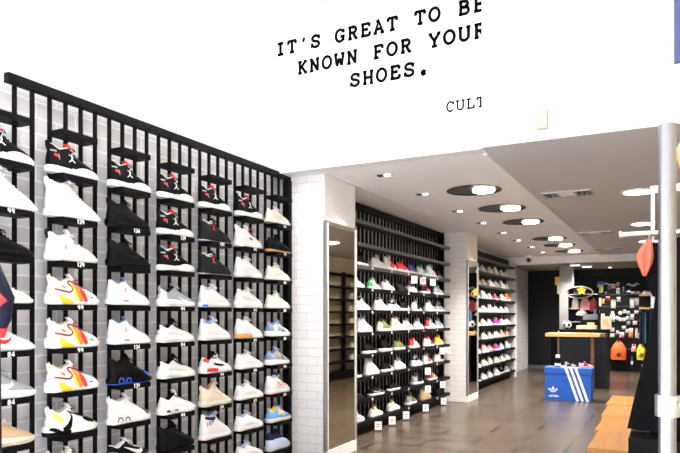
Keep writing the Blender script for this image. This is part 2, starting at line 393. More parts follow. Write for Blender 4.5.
    # tongue
    if sp['s'] != 'sock':
        tg = MB(); r = []
        th = sp.get('th', .055)*.45
        for k in range(5):
            t = k/4; x = x1+.02-.085*t; z = fr-.03+(th+.05)*t
            w = .050+.006*math.sin(t*PI); d = .026*(1-.3*t)
            r.append([(x+d*math.cos(a)*.8, w*math.sin(a), z+d*math.cos(a)*.6) for a in [2*PI*i/10 for i in range(10)]])
        tg.loft(r); parts.append(('tongue', tg, [pm(sp.get('t', sp['u']))], 60))
    # laces
    lc = MB()
    for i in range(5):
        x = x1+.045+i*.052; row = []
        for q in range(7):
            y = -.045+.09*q/6
            h, n, _, _ = bvh.ray_cast(Vector((x+.012*abs(q-3)/3*(-1), y, 1.)), Vector((0,0,-1)))
            if h is not None: row.append(h+Vector((0,0,.006)))
        if len(row) > 3: lc.tube(row, .0105, 6)
    lp = [Vector((x1+.03, -.01, fr+.0)), Vector((x1+.06, -.05, fr-.015)), Vector((x1+.075, -.065, fr-.06)), Vector((x1+.04, -.06, fr-.05)), Vector((x1+.03, -.01, fr+.0))]
    lc.tube(lp, .007, 6)
    parts.append(('laces', lc, [pm(sp.get('lc', sp['u']))], 60))
    if sp.get('tab'):
        hb = MB(); hb.tube([(x0-.005, 0, hl-.10), (x0-.028, 0, hl-.03), (x0-.035, 0, hl+.03), (x0-.012, 0, hl+.05), (x0+.01, 0, hl+.0)], [.02,.024,.02,.016,.02], 8)
        parts.append(('heel_tab', hb, [pm(sp['tab'])], 60))
    if sp.get('d'):
        names = {}
        for nm, colr, pts in sp['d']:
            if nm not in names: names[nm] = (MB(), [])
            mb, cs = names[nm]
            if colr not in cs: cs.append(colr)
            decal(mb, pts, cs.index(colr))
        for nm, (mb, cs) in names.items():
            if mb.f: parts.append((nm, mb, [pm(c_) for c_ in cs], 70))
    return parts

SW = [(.16,.27,.004),(.26,.225,.013),(.37,.175,.024),(.46,.15,.031),(.525,.165,.024),(.56,.20,.012),(.575,.235,.003)]
def swoosh(c, dx=0, dz=0, k=1.): return [('swoosh', c, [(.16+(x-.16)*k+dx, z*k+dz, w*k) for x, z, w in SW])]
def stripes(c, x=.42): return [('side_stripe', c, [(x+i*.06+.06, .11, .011), (x+i*.06, .26-i*.02, .011)]) for i in range(3)]
def jump(c, x=.30, z=.28, k=1.):  # leaping-figure mark
    S = [[(0,-.02,.009),(.01,.03,.012)], [(.01,.03,.008),(.035,.07,.005)], [(.01,.02,.006),(-.035,.035,.004)], [(0,-.02,.008),(-.04,-.055,.005)], [(0,-.02,.008),(.045,-.05,.005)]]
    return [('emblem', c, [(x+a*k, z+b*k, w*k) for a, b, w in s]) for s in S]
def line(nm, c, *p): return [(nm, c, list(p))]
def j4sole(x, z): return 2 if (x < .55 and z > .62) else 0
def filam():
    P0 = (.13, .27); out = []
    segs = {'F': [((0,0),(0,1)),((0,1),(.7,1)),((0,.5),(.5,.5))], 'I': [((.3,0),(.3,1))], 'L': [((0,1),(0,0)),((0,0),(.7,0))], 'A': [((0,0),(.4,1)),((.4,1),(.8,0)),((.2,.4),(.6,.4))]}
    ca, sa = math.cos(.45), math.sin(.45)
    for i, ch in enumerate('FILA'):
        for a, b in segs[ch]:
            q = []
            for p in (a, b):
                lx = (i*.95+p[0])*.062; lz = p[1]*.075
                q.append((P0[0]+lx*ca-lz*sa*.2, P0[1]+lx*sa*.75+lz, .009))
            out.append(('wordmark', 'red' if i == 0 else 'navy', q))
    return out
SH = {
 'j4': dict(s='mid', u='black', l='white', lc='black', t='red', tab='black', m='sole', m2='charcoal', th=.05,
   d=jump('white',.40,.27,1.35)+line('toe_panel','sole',(.50,.10,.018),(.62,.115,.03),(.78,.10,.03),(.93,.085,.016))+line('heel_panel','red',(.09,.27,.022),(.17,.25,.026))+line('heel_panel','grey',(.05,.33,.012),(.14,.33,.016))
     +line('side_net','grey',(.17,.29,.008),(.17,.20,.008))+line('lace_wing','charcoal',(.36,.36,.01),(.46,.27,.012),(.56,.22,.008)), sreg=lambda x,z: 2 if x < .45 and z > .78 else 0,
   desc='black trainer with red heel panel and white figure'),
 'j4r': dict(s='mid', u='white', l='white', lc='red', t='white', tab='white', m='sole', th=.07,
   d=line('lace_wing','red',(.36,.38,.006),(.46,.29,.008),(.58,.23,.005))+line('side_net','black',(.40,.22,.022),(.50,.17,.014))+line('seam','lightgrey',(.15,.33,.006),(.20,.16,.006)),
   desc='white trainer with red lace edge and black side mark'),
 'whigh': dict(k=1.05, s='high', u='white', l='white', lc='white', tab='white', d=line('collar_seam','lightgrey',(.08,.40,.006),(.24,.37,.006),(.38,.40,.006))+line('toe_seam','lightgrey',(.66,.28,.005),(.70,.20,.005),(.68,.10,.005))+line('seam','lightgrey',(.26,.47,.003),(.30,.30,.003),(.60,.22,.003)), desc='plain white high-top trainer'),
 'wbball': dict(s='mid', u='white', l='paleblue', lc='white', tab='charcoal', th=.09, d=jump('black',.30,.22,.6)+line('collar_mark','black',(.46,.31,.012),(.52,.27,.008)), desc='white mid-top trainer with dark pull loop'),
 'zoomo': dict(s='chunky', u='white', u2='offwhite', l='offwhite', lc='maroon', t='white', tab='offwhite', m='sole',
   d=line('side_panel','yellow',(.37,.33,.008),(.43,.24,.022),(.47,.15,.022),(.49,.06,.018))+line('side_panel','orange',(.43,.335,.018),(.48,.24,.035),(.53,.15,.038),(.56,.05,.035))
     +line('side_panel','red',(.53,.30,.010),(.55,.23,.026),(.60,.15,.034),(.64,.05,.030))+line('heel_flash','yellow',(.16,.17,.006),(.19,.12,.04),(.24,.07,.05),(.34,.05,.04),(.42,.03,.015))
     +line('outline','maroon',(.08,.24,.012),(.24,.21,.014),(.36,.20,.014),(.40,.26,.014),(.34,.33,.014),(.36,.37,.012),(.48,.335,.012),(.60,.26,.010))
     +line('heel_mark','orange',(.21,.30,.012),(.27,.26,.022))+line('toe_mark','red',(.90,.11,.006),(.965,.12,.018))+swoosh('black',.50,.07,.28),
   desc='white chunky trainer with yellow orange and red flashes'),
 'zoomv': dict(s='chunky', u='white', l='offwhite', lc='black', t='lightgrey', tab='white', m='sole', m2='black', o='black', sreg=lambda x,z: 2 if x < .42 and z < .6 else 0,
   d=line('side_panel','black',(.40,.34,.008),(.42,.28,.014),(.40,.20,.03),(.36,.12,.05),(.26,.08,.04))+line('heel_flash','black',(.02,.13,.02),(.10,.11,.03),(.22,.06,.02))
     +line('heel_panel','volt',(.09,.36,.016),(.15,.30,.05),(.22,.25,.055),(.27,.21,.02))+line('toe_panel','black',(.62,.23,.012),(.72,.19,.028),(.88,.15,.025))
     +line('outline','black',(.36,.37,.008),(.50,.31,.012),(.64,.26,.012),(.80,.21,.012))+swoosh('volt',.58,.08,.28), desc='white and black chunky trainer with lime heel'),
 'bmid': dict(s='mid', u='black', l='black', lc='charcoal', tab='black', m='black', m2='black', o='charcoal', d=swoosh('charcoal',.05,.02), desc='all black mid-top trainer'),
 'blow': dict(s='low', u='black', l='black', lc='black', m='black', tab='black', d=line('seam','charcoal',(.15,.2,.004),(.4,.17,.004),(.7,.13,.004)), desc='all black low trainer'),
 'j3': dict(s='mid', u='white', l='slate', lc='lining', t='slate', m='sole', o='black', d=jump('red',.33,.27,.75)+line('seam','lightgrey',(.22,.38,.004),(.24,.22,.004),(.40,.21,.004),(.50,.36,.004))+line('sole_mark','black',(.28,.085,.008),(.40,.08,.008)),
   desc='white trainer with slate collar and small red figure'),
 'shoxb': dict(s='mid', u='black', l='black', lc='black', tab='black', m='black', o='blue', th=.12,
   d=[('sole_ring','blue',[(.20+.055*math.cos(a),.065+.045*math.sin(a),.012) for a in [k*PI/6 for k in range(-1,8)]]), ('sole_ring','blue',[(.37+.05*math.cos(a),.06+.04*math.sin(a),.011) for a in [k*PI/6 for k in range(-1,8)]])]
     +line('toe_flash','blue',(.70,.23,.012),(.79,.16,.028),(.87,.11,.02))+line('toe_flash','red',(.87,.085,.012),(.94,.085,.012))+line('lace_lock','red',(.46,.37,.014),(.49,.36,.014))+line('sole_line','blue',(.12,.022,.008),(.45,.022,.008)),
   desc='black high trainer with blue sole rings'),
 'shoxw': dict(s='mid', u='white', l='lightgrey', lc='white', t='lightgrey', tab='white', m='sole', th=.11,
   d=[('sole_ring','charcoal',[(.20+.055*math.cos(a),.065+.045*math.sin(a),.010) for a in [k*PI/6 for k in range(-1,8)]]), ('sole_ring','charcoal',[(.37+.05*math.cos(a),.06+.04*math.sin(a),.009) for a in [k*PI/6 for k in range(-1,8)]])]
     +line('toe_flash','black',(.68,.24,.008),(.77,.17,.020),(.85,.11,.024)), desc='white trainer with dark sole rings and black toe flash'),
 'bwlow': dict(s='low', u='black', l='white', lc='white', t='white', m='sole', th=.05, d=swoosh('white',.16,.0,1.0)+line('heel_panel','white',(.03,.2,.02),(.14,.19,.015)), desc='black low trainer with broad white tick'),
 'greyrun': dict(s='runner', u='grey', l='charcoal', lc='grey', t='grey', tab='grey', m='sole', u2='lightgrey', reg=lambda x,z,t: 1 if x < .14 else 0, d=swoosh('white',.26,.03,.62)+line('sole_line','lightgrey',(.2,.05,.004),(.6,.04,.004)), desc='grey runner with white tick and white sole'),
 'bwrun': dict(s='runner', u='lightgrey', u2='white', l='black', lc='black', t='black', m='sole', tab='black', th=.09, reg=lambda x,z,t: 1 if x > .62 or x < .2 else 0,
   d=line('lace_cage','black',(.36,.36,.018),(.46,.29,.02),(.58,.24,.016))+line('tick','volt',(.44,.20,.004),(.60,.17,.010),(.64,.19,.004))+line('sole_line','lightgrey',(.08,.05,.006),(.5,.05,.006)), desc='pale grey runner with black laces'),
 'airmax': dict(s='runner', u='white', l='black', lc='black', t='white', m='sole', m2='paleblue', th=.07,
   d=line('air_window','navy',(.10,.07,.02),(.20,.065,.02))+line('air_window','black',(.33,.07,.012),(.42,.065,.012))+line('lace_cage','black',(.34,.38,.006),(.40,.33,.012),(.52,.27,.006)), desc='white cushioned runner with black collar details'),
 'allblackrun': dict(s='mid', u='black', l='black', lc='black', t='black', m='black', tab='black', th=.12, d=line('sole_line','charcoal',(.15,.09,.008),(.5,.08,.008)), desc='black mid trainer with pull tab'),
 'aj1dark': dict(s='mid', u='charcoal', l='lightgrey', lc='charcoal', t='charcoal', tab='charcoal', m='charcoal', o='lightgrey', th=.05, d=jump('red',.34,.29,1.15)+line('collar_line','lightgrey',(.06,.42,.006),(.22,.36,.006),(.36,.40,.006)), desc='charcoal mid trainer with red leaping figure'),
 'wblue': dict(s='mid', u='white', l='paleblue', lc='white', t='white', m='sole', d=line('heel_flash','blue',(.02,.035,.022),(.13,.03,.020))+line('collar_line','blue',(.06,.40,.006),(.2,.36,.005),(.38,.41,.006)), desc='white mid trainer with blue heel corner'),
 'wbluec': dict(s='mid', u='white', l='slate', lc='white', t='paleblue', m='sole', th=.09, d=line('collar_line','blue',(.06,.40,.008),(.22,.355,.012),(.38,.40,.010)), desc='white mid trainer with blue collar edge'),
 'wred': dict(s='runner', u='white', l='black', lc='white', t='black', m='sole', d=line('heel_panel','red',(.05,.28,.03),(.14,.27,.05),(.22,.30,.02))+line('sole_flash','red',(.08,.075,.03),(.24,.07,.035),(.44,.06,.035))+line('side_panel','black',(.30,.20,.018),(.44,.17,.022),(.60,.15,.018))+line('lace_cage','black',(.30,.32,.016),(.45,.30,.012)), desc='white runner with red heel and black side panel'),
 'beige': dict(s='sock', u='beige', l='tan', lc='beige', m='offwhite', tab='beige', reg=None, d=line('seam','tan',(.3,.38,.006),(.42,.27,.006),(.6,.22,.004)), desc='beige sock-style trainer on white sole'),
 'fila': dict(s='high', u='white', l='slate', lc='white', t='slate', m='sole', o='salmon', d=line('collar_patch','navy',(.10,.46,.028),(.30,.42,.034),(.42,.43,.02))+filam(), desc='white high-top with navy collar and red and navy wordmark'),
 'wplain': dict(s='mid', u='white', l='white', lc='white', m='sole', d=line('seam','lightgrey',(.2,.36,.004),(.22,.22,.004),(.6,.2,.004)), desc='plain white mid trainer'),
 'wdis': dict(s='chunky', u='white', l='white', lc='white', t='white', m='sole', d=line('seam','lightgrey',(.1,.25,.004),(.35,.23,.004),(.62,.24,.004))+line('side_mark','lightgrey',(.40,.30,.012),(.46,.30,.012)), desc='white chunky trainer'),
 'wgum': dict(s='mid', u='white', l='lightgrey', lc='white', m='sole', o='gum', m2='gum', sreg=lambda x,z: 2 if x < .5 else 0, desc='white trainer with caramel heel sole'),
 'wlow': dict(s='low', u='white', l='lightgrey', lc='white', m='sole', o='offwhite', d=line('seam','lightgrey',(.2,.27,.003),(.28,.17,.003),(.6,.15,.003)), desc='plain white low trainer'),
 'wlowb': dict(s='low', u='white', l='paleblue', lc='white', t='paleblue', m='sole', desc='white low trainer with pale blue lining'),
 'wlowg': dict(s='low', u='white', l='white', lc='white', m='sole', o='gum', m2='gum', sreg=lambda x,z: 2 if z < .3 else 0, d=line('heel_patch','gum',(.03,.10,.02),(.2,.09,.012)), desc='white low trainer on caramel outsole'),
 'bgum': dict(s='low', u='black', l='black', lc='black', m='black', o='gum', m2='gum', sreg=lambda x,z: 2 if z < .4 else 0, desc='black leather low trainer on caramel outsole'),
 'wgum2': dict(s='low', u='offwhite', u2='white', l='lightgrey', lc='white', m='sole', o='gum', reg=lambda x,z,t: 1 if x > .5 else 0, d=line('seam','gum',(.3,.2,.003),(.6,.16,.003)), desc='off-white low trainer with caramel outsole'),
 'hrt': dict(s='runner', u='lightgrey', u2='slate', l='slate', lc='grey', t='grey', m='sole', o='black', reg=lambda x,z,t: 1 if x < .2 or .36 < x < .44 or .52 < x < .6 else 0, d=stripes('grey'), desc='grey and slate striped runner'),
 'hrt2': dict(s='runner', u='grey', u2='slate', l='slate', lc='lightgrey', t='paleblue', m='sole', o='black', reg=lambda x,z,t: 1 if x > .62 or x < .15 else 0, d=line('side_panel','mustard',(.42,.27,.010),(.52,.13,.012))+line('side_panel','charcoal',(.50,.24,.012),(.60,.13,.012)), desc='slate runner with mustard side mark'),
 'worange': dict(s='mid', u='white', l='paleblue', lc='white', t='charcoal', m='sole', o='orange', d=line('scribble','orange',(.34,.3,.012),(.46,.20,.014),(.40,.17,.012),(.60,.24,.014),(.66,.14,.012))+line('scribble','maroon',(.30,.2,.008),(.5,.28,.008),(.56,.16,.008)), desc='white trainer with orange scribble pattern'),
 'byellow': dict(s='low', u='skyblue', u2='white', l='yellow', lc='white', t='blue', m='sole', reg=lambda x,z,t: 1 if .36 < x < .62 and t > .3 else 0, d=line('side_panel','yellow',(.36,.32,.014),(.48,.22,.02),(.56,.12,.02))+line('heel_panel','yellow',(.06,.29,.016),(.16,.27,.02)), desc='blue and white trainer with yellow heel'),
 'bluegrey': dict(s='mid', u='paleblue', u2='navy', l='navy', lc='navy', t='navy', m='lightgrey', reg=lambda x,z,t: 1 if z > .27 else 0, desc='pale blue trainer with navy knitted top'),
 'wredsw': dict(s='low', u='white', l='red', lc='white', m='sole', d=swoosh('red',-.02,-.01,.95), desc='white low trainer with red tick'),
 'greysw': dict(s='runner', u='grey', l='charcoal', lc='grey', m='sole', d=swoosh('white',-.06,.0,1.15), desc='grey runner with large white tick'),
 'tanrun': dict(s='runner', u='tan', l='tan', lc='beige', m='offwhite', d=line('sole_line','tan',(.2,.05,.008),(.8,.04,.008)), desc='tan runner on off-white sole'),
}
CACHE = {}
def shoe_meshes(key, sp):
    if key in CACHE: return CACHE[key]
    out = []
    for nm, mb, ms, sm in shoe_parts(sp):
        L_ = .395*sp.get('k', 1)
        mb.v = [(x*L_, y*L_*1.05, z*L_) for x, y, z in mb.v]
        out.append((nm, mesh(nm, mb, ms, smooth=sm)))
    CACHE[key] = out; return out
def shoe(key, sp, label, loc, rz, group, name='trainer'):
    t = thing(name, label, 'shoe', loc, rz, group)
    for nm, me in shoe_meshes(key, sp): put(nm, me, t)
    return t

# ------------------------------------------------------------ near rack
ZROW = [2.605-.2708*i for i in range(11)]
PITCH = .4790; Y0 = 2.245
M_tagw = mat('white_tag_print', (.85,.85,.85), .5)
rack = thing('shoe_rack', 'tall black steel shoe rack on the white brick wall, nearest of the racks', 'shoe rack', (0,0,0))
mb = MB().box(-3.467, -3.42, 2.42, 5.535, 2.815, 2.872); obj('top_beam', mb, M_blk, rack, bev=.004)
mb = MB().box(-3.48, -3.41, 5.47, 5.535, 0, 2.815); obj('end_post', mb, M_blk, rack, bev=.003)
bar = mesh('bar', MB().box(-.01, .01, -.0105, .0105, 0, 2.816), M_blk)
for c in range(7):
    for q in range(4):
        y = Y0+PITCH*c+.1185*q
        if y > 2.35 and y < 5.46: put('bar', bar, rack, (-3.455, y, 0))
wb = mesh('wall_bracket', MB().box(-3.55, -3.465, -.009, .009, 0, .02), M_blk)
for c in range(1, 7):
    for z in (.02,): put('wall_bracket', wb, rack, (0, Y0+PITCH*c, z))
shelf_me = mesh('shelf', MB().box(-.125, .0, -.012, .258, -.036, 0), M_blk, bev=.002)
TAGS = {}
def tagmesh(txt):
    if txt not in TAGS:
        mb = MB(); mb.box(0, .0015, 0, .062, -.035, -.001, 1)
        write(mb, txt, .003 if len(txt) > 2 else .009, -.031, .027, .019 if len(txt) > 2 else .024, .0052, lambda u, v, t: (.0017+t, u, v), .001, 0)
        TAGS[txt] = mesh('price_tag', mb, [M_tagw, M_blk])
    return TAGS[txt]
taglist = {(1,2):'129',(1,3):'129',(1,4):'99',(1,5):'99',(2,2):'124',(2,5):'124',(2,6):'139',(3,2):'129',(3,4):'99',(3,5):'84',(3,7):'99',(4,2):'129',(4,6):'99',
           (4,7):'89',(5,2):'99',(5,4):'84',(5,5):'89',(5,6):'89',(5,7):'89',(6,1):'84',(6,2):'79',(6,3):'84',(6,4):'84',(6,5):'84',(6,6):'84',(6,7):'89',(0,6):'84',(0,5):'84',(0,2):'99'}
for c in range(7):
    for i in range(10):
        y = Y0+PITCH*c
        s_ = put('shelf', shelf_me, rack, (-3.32, y+(0 if c < 6 else .02), ZROW[i]))
        if (c, i) in taglist: put('price_tag', tagmesh(taglist[(c, i)]), s_, (.0005, .085, 0))
NEAR = [
 ['j4','whigh','blow','wlow','wredsw','greysw','tanrun',None,None],
 ['j4','whigh','wbball','zoomo','zoomo','zoomo','zoomv','zoomv',None],
 ['j4','bmid','bmid','j3','j3','shoxb','shoxw','bwlow',None],
 ['j4','j4','j4','greyrun','bwrun','bwrun','airmax','allblackrun',None],
 ['j4','aj1dark','aj1dark','wblue','wbluec','wred','beige','fila','blow'],
 ['j4','j4r','wplain','wdis','wgum','wlow','wlow','wlowb','wlowb'],
 ['wgum2','bgum','wgum2','wgum2','hrt','hrt2','worange','byellow','bluegrey']]
BIG = {'bmid': 1.0}
for c, colm in enumerate(NEAR):
    for r, k in enumerate(colm):
        if not k: continue
        sp = dict(SH[k])
        y = Y0+PITCH*c-.085+random.uniform(-.008, .008)
        lab = '%s, %s column from left of near rack, %s shelf down' % (SH[k]['desc'], ORD[c], ORD[r+1])
        w = lab.split()
        if len(w) > 16: lab = '%s, near rack column %s shelf %s' % (SH[k]['desc'], ORD[c], ORD[r+1])
        shoe(k, sp, lab, (-3.383, y, ZROW[r+1]), PI/2+random.uniform(-.015, .015), 'trainers on the near wall rack')

# ------------------------------------------------------------ middle and far racks
def longrack(lab, y0, y1, sy0, sy1, barw, top, pitch=.1185):
    t = thing('shoe_rack', lab, 'shoe rack', (0,0,0))
    obj('top_beam', MB().box(-3.49, -3.44, y0, y1, 2.77, top), M_blk, t)
    obj('base_panel', MB().box(-3.50, -3.42, y0, y1, 0, .15), M_blk, t)
    b = mesh('bar', MB().box(-.012, .012, -barw/2, barw/2, .15, 2.78), M_blk)
    n = int((y1-y0)/pitch)
    for i in range(n): put('bar', b, t, (-3.465, y0+.02+i*pitch, 0))
    for y_ in (y0+.1, y1-.12): obj('wall_bracket', MB().box(-3.55, -3.47, y_, y_+.02, 1.3, 1.33), M_blk, t)
    sh = []
    for i in range(10):
        m = MB().box(-3.47, -3.295, sy0, sy1, ZROW[i]-.045, ZROW[i])
        sh.append(obj('shelf', m, M_graybar if i < 3 else M_blk, t, bev=.002))
    return t, sh
rk2, sh2 = longrack('long black slatted shoe rack between the two mirror pillars', 6.24, 10.49, 6.25, 10.40, .030, 2.852)
obj('end_post', MB().box(-3.52, -3.42, 10.40, 10.47, 0, 2.852), M_blk, rk2)
rk3, sh3 = longrack('far black slatted shoe rack beyond the second pillar', 11.16, 15.44, 11.17, 15.5, .030, 2.66, .16)
card = mesh('price_card', MB().box(0, .002, -.045, .045, -.105, -.0, 0).box(.002, .003, -.028, .028, -.045, -.033, 1).box(.002, .003, -.028, .018, -.07, -.06, 1), [mat('white_card', (.85,.85,.84), .6), mat('card_print', (.3,.3,.32), .6)])
clip = mesh('price_clip', MB().box(0, .003, -.02, .02, -.036, -.006), mat('pale_clip', (.6,.6,.6), .5))
CARDS = {2:[8.62,8.98,9.42], 6:[9.88,10.18], 7:[9.2], 8:[9.2,9.9], 9:[7.35,7.8,8.3,9.1,9.95]}
for i in range(2, 10):
    for y in CARDS.get(i, []): put('price_card', card, sh2[i], (-3.26, y, ZROW[i]-.04), -.9)
    for y in [7.25+.62*k for k in range(5)]:
        if all(abs(y-q) > .1 for q in CARDS.get(i, [])): put('price_clip', clip, sh2[i], (-3.2948, y, ZROW[i]))
def q(s, u, desc, **k): return dict(s=s, u=u, desc=desc, **k)
MID = {  # along-wall positions precomputed from image pixel columns
 2: [(6.70,q('low','white','plain white trainer')),(7.11,q('low','black','black trainer',m='sole')),(7.59,q('low','white','white trainer with grey laces',lc='grey')),(7.99,q('mid','white','white trainer with red front',u2='red',reg='front',lc='red')),
     (8.43,q('low','red','dark red trainer')),(8.86,q('low','purple','purple trainer',u2='blue',reg='toe')),(9.22,q('low','teal','teal and white trainer',u2='white',reg='heel')),(9.65,q('mid','white','white mid trainer')),(10.06,q('low','charcoal','charcoal trainer',m='grey'))],
 3: [(6.98,q('court','white','white trainer with green heel',u2='green',reg='heelonly')),(7.5,q('court','white','white trainer with green collar',u2='green',reg='heelonly')),(7.92,q('court','white','plain white low trainer')),(8.43,q('court','charcoal','flat dark grey trainer',m='charcoal')),
     (8.82,q('low','white','white trainer with navy top and red collar',u2='navy',reg='top',l='red')),(9.38,q('low','magenta','magenta and black trainer',u2='black',reg='heel')),(10.0,q('low','grey','grey trainer with blue top',u2='slate',reg='top'))],
 4: [(7.11,q('low','lightgrey','pale grey trainer with dark collar',l='charcoal')),(7.69,q('low','lightgrey','white and grey trainer',u2='white',reg='toe')),(8.13,q('low','white','white trainer with black top',u2='black',reg='top')),(8.54,q('low','black','black trainer with white toe',u2='white',reg='toe')),
     (9.03,q('low','white','white trainer with black middle',u2='black',reg='front')),(9.61,q('runner','lightgrey','pale grey runner')),(10.06,q('low','grey','grey trainer with black top',u2='black',reg='top'))],
 5: [(7.18,q('mid','lightgrey','white mid trainer with grey seams',u2='white',reg='toe',lc='grey')),(7.79,q('low','olive','olive trainer with white heel',u2='white',reg='heelonly')),(8.24,q('mid','cream','cream mid trainer')),(8.66,q('low','white','white trainer with thick sole')),
     (9.11,q('low','lightgrey','white trainer with grey top',u2='grey',reg='top')),(9.62,q('low','white','white trainer with red lining',l='red',u2='red',reg='heelonly')),(10.06,q('low','grey','slate grey trainer',u2='slate',reg='top'))],
 6: [(7.34,q('low','black','black trainer on white sole')),(7.85,q('mid','black','black mid trainer on white sole')),(8.33,q('low','olive','olive green trainer on white sole')),(8.92,q('low','red','red trainer with white stripe',u2='white',reg='front')),
     (9.54,q('low','red','red trainer with white heel',u2='white',reg='heel')),(10.05,q('low','mustard','mustard trainer on white sole'))],
 7: [(6.85,q('low','black','black trainer on white sole')),(7.4,q('high','white','white high-top trainer')),(7.9,q('low','black','black trainer with white toe',u2='white',reg='toe')),(8.35,q('low','white','plain white low trainer')),
     (9.0,q('low','white','white trainer with black top',u2='black',reg='top')),(9.51,q('low','white','white trainer with red side',u2='red',reg='front')),(10.04,q('low','black','black trainer with white heel',u2='white',reg='heel'))],
 8: [(6.95,q('court','charcoal','flat dark grey shoe',m='charcoal')),(7.52,q('court','black','black canvas shoe with white side wave',d=line('side_wave','white',(.2,.15,.008),(.45,.12,.010),(.7,.16,.008)))),(8.12,q('court','black','black canvas shoe with white sole')),
     (9.03,q('low','grey','grey patterned trainer',u2='black',reg='front')),(9.72,q('low','maroon','maroon and tan plaid trainer',u2='tan',reg='front'))],
 9: [(6.95,q('low','lightgrey','pale grey trainer',m='white')),(7.54,q('court','cream','cream canvas shoe')),(8.12,q('court','cream','pale cream low shoe',u2='offwhite',reg='toe')),(8.80,q('low','grey','olive grey trainer',u2='olive',reg='front')),
     (9.38,q('mid','sand','tan boot-like mid shoe',m='tan')),(10.06,q('court','black','flat black shoe',m='black'))]}
PAL['white']
REG = {'front': lambda x,z,t: 1 if .34 < x < .66 else 0, 'toe': lambda x,z,t: 1 if x > .6 else 0, 'heel': lambda x,z,t: 1 if x < .45 else 0,
       'heelonly': lambda x,z,t: 1 if x < .2 else 0, 'top': lambda x,z,t: 1 if t > .55 else 0}
def fixsp(sp):
    sp = dict(sp)
    if isinstance(sp.get('reg'), str): sp['reg'] = REG[sp['reg']]
    return sp
for i, row in MID.items():
    for n, (y, sp) in enumerate(row):
        key = repr(sorted((a, b) for a, b in sp.items() if a not in ('desc',)))
        lab = '%s, middle rack, %s shelf down, %s from left' % (sp['desc'], ORD[i], ORD[n])
        if len(lab.split()) > 16: lab = '%s, middle rack, %s shelf, %s' % (sp['desc'], ORD[i], ORD[n])
        shoe(key, fixsp(sp), lab, (-3.375, y-.205, ZROW[i]), PI/2+random.uniform(-.06, .06), 'trainers on the middle wall rack')
FARC = {
 1: 'white white offwhite white white white', 2: 'salmon offwhite white lightgrey white white', 3: 'white mint pink magenta beige orange',
 4: 'white white lightgrey offwhite white white', 5: 'offwhite pink lightgrey magenta white white', 6: 'white offwhite white white sand salmon',
 7: 'white pink pink magenta mint white', 8: 'lightgrey cream white beige white offwhite', 9: 'black white white lightgrey black grey'}
CN = dict(white='white', offwhite='off-white', lightgrey='pale grey', salmon='salmon', mint='mint green', pink='pink', magenta='deep pink', beige='beige', orange='orange', sand='tan', cream='cream', black='black', grey='grey')
for i, cs in FARC.items():
    for n, cc in enumerate(cs.split()):
        y = 12.35+n*.52
        st = ['low','runner','mid','low'][(i*3+n) % 4]
        shoe('far'+cc+st, dict(s=st, u=cc, l='lightgrey', lod=1), '%s trainer on the far rack, %s shelf down, %s in its row' % (CN[cc], ORD[i], ORD[n]), (-3.375, y-.2+random.uniform(-.03, .03), ZROW[i]), PI/2+random.uniform(-.1, .1), 'trainers on the far wall rack')

# ------------------------------------------------------------ rack on the right wall, seen in the near mirror
rk = thing('shoe_rack', 'black shelf rack on the right wall, seen in the near mirror', 'shoe rack', (0,0,0))
for y in (12.55, 13.62, 15.2): obj('post', MB().box(RX-.10, RX-.03, y-.04, y+.04, 0, 2.5), M_blk, rk)
obj('base_panel', MB().box(RX-.32, RX-.03, 12.5, 15.25, 0, .16), M_blk, rk)
for i in range(8):
    obj('shelf', MB().box(RX-.30, RX-.0, 12.5, 15.25, .40+.29*i-.04, .40+.29*i), M_blk, rk)
for i in range(7):
    for n in range(3):
        cc = ['white','offwhite','lightgrey','white','tan','white','cream'][(i*2+n) % 7]
        shoe('far'+cc+'low', dict(s='low', u=cc, l='lightgrey', lod=1), '%s trainer in the near mirror, right wall rack, shelf %s from floor, %s along' % ({'tan':'tan','white':'white','offwhite':'off-white','lightgrey':'pale grey','cream':'cream'}[cc], ORD[i], ORD[n]),
             (RX-.17, 13.74+n*.46, .40+.29*i), PI/2, 'trainers on the right wall rack')

# ------------------------------------------------------------ ceiling fittings
M_lamp = mat('lamp_diffuser_warm', (1,.95,.85), .4, emit=(1,.90,.72), estr=22)
M_lampw = mat('lamp_diffuser_white', (1,1,1), .4, emit=(1,.96,.9), estr=6)
M_recess = mat('black_recess', (.008,.008,.008), .5)
def light(name, kind, loc, energy, color=(1,.93,.85), size=.1, parent=None, angle=None, blend=.8):
    d = bpy.data.lights.new(name, kind); d.energy = energy; d.color = color
    if kind == 'SPOT': d.spot_size = math.radians(angle or 150); d.spot_blend = blend; d.shadow_soft_size = size
    elif kind == 'POINT': d.shadow_soft_size = size
    elif kind == 'AREA': d.shape = 'DISK'; d.size = size
    o = bpy.data.objects.new(name, d); COL.objects.link(o); o.location = [c*U for c in loc]; o.parent = parent; return o
for n, y in enumerate([7.02, 8.36, 9.70, 12.0, 13.2, 14.5]):
    t = thing('ceiling_light', '%s black round recessed light from the shop front, in pale ceiling' % ORD[n], 'ceiling light', (-1.95, y, ZC), 0, 'round black recessed ceiling lights')
    obj('recess', MB().lathe([(.298, -.004), (.302, -.010), (.292, -.010), (.288, -.003), (.02, -.003)], 40), M_recess, t, smooth=30)
    obj('diffuser', MB().lathe([(.112, -.004), (.122, -.022), (.11, -.032), (.02, -.034)], 32, (.11, 0, 0)), M_lamp, t, smooth=40)
    light('ceiling_lamp', 'SPOT', (.11, 0, -.06), 100, size=.12, parent=t)
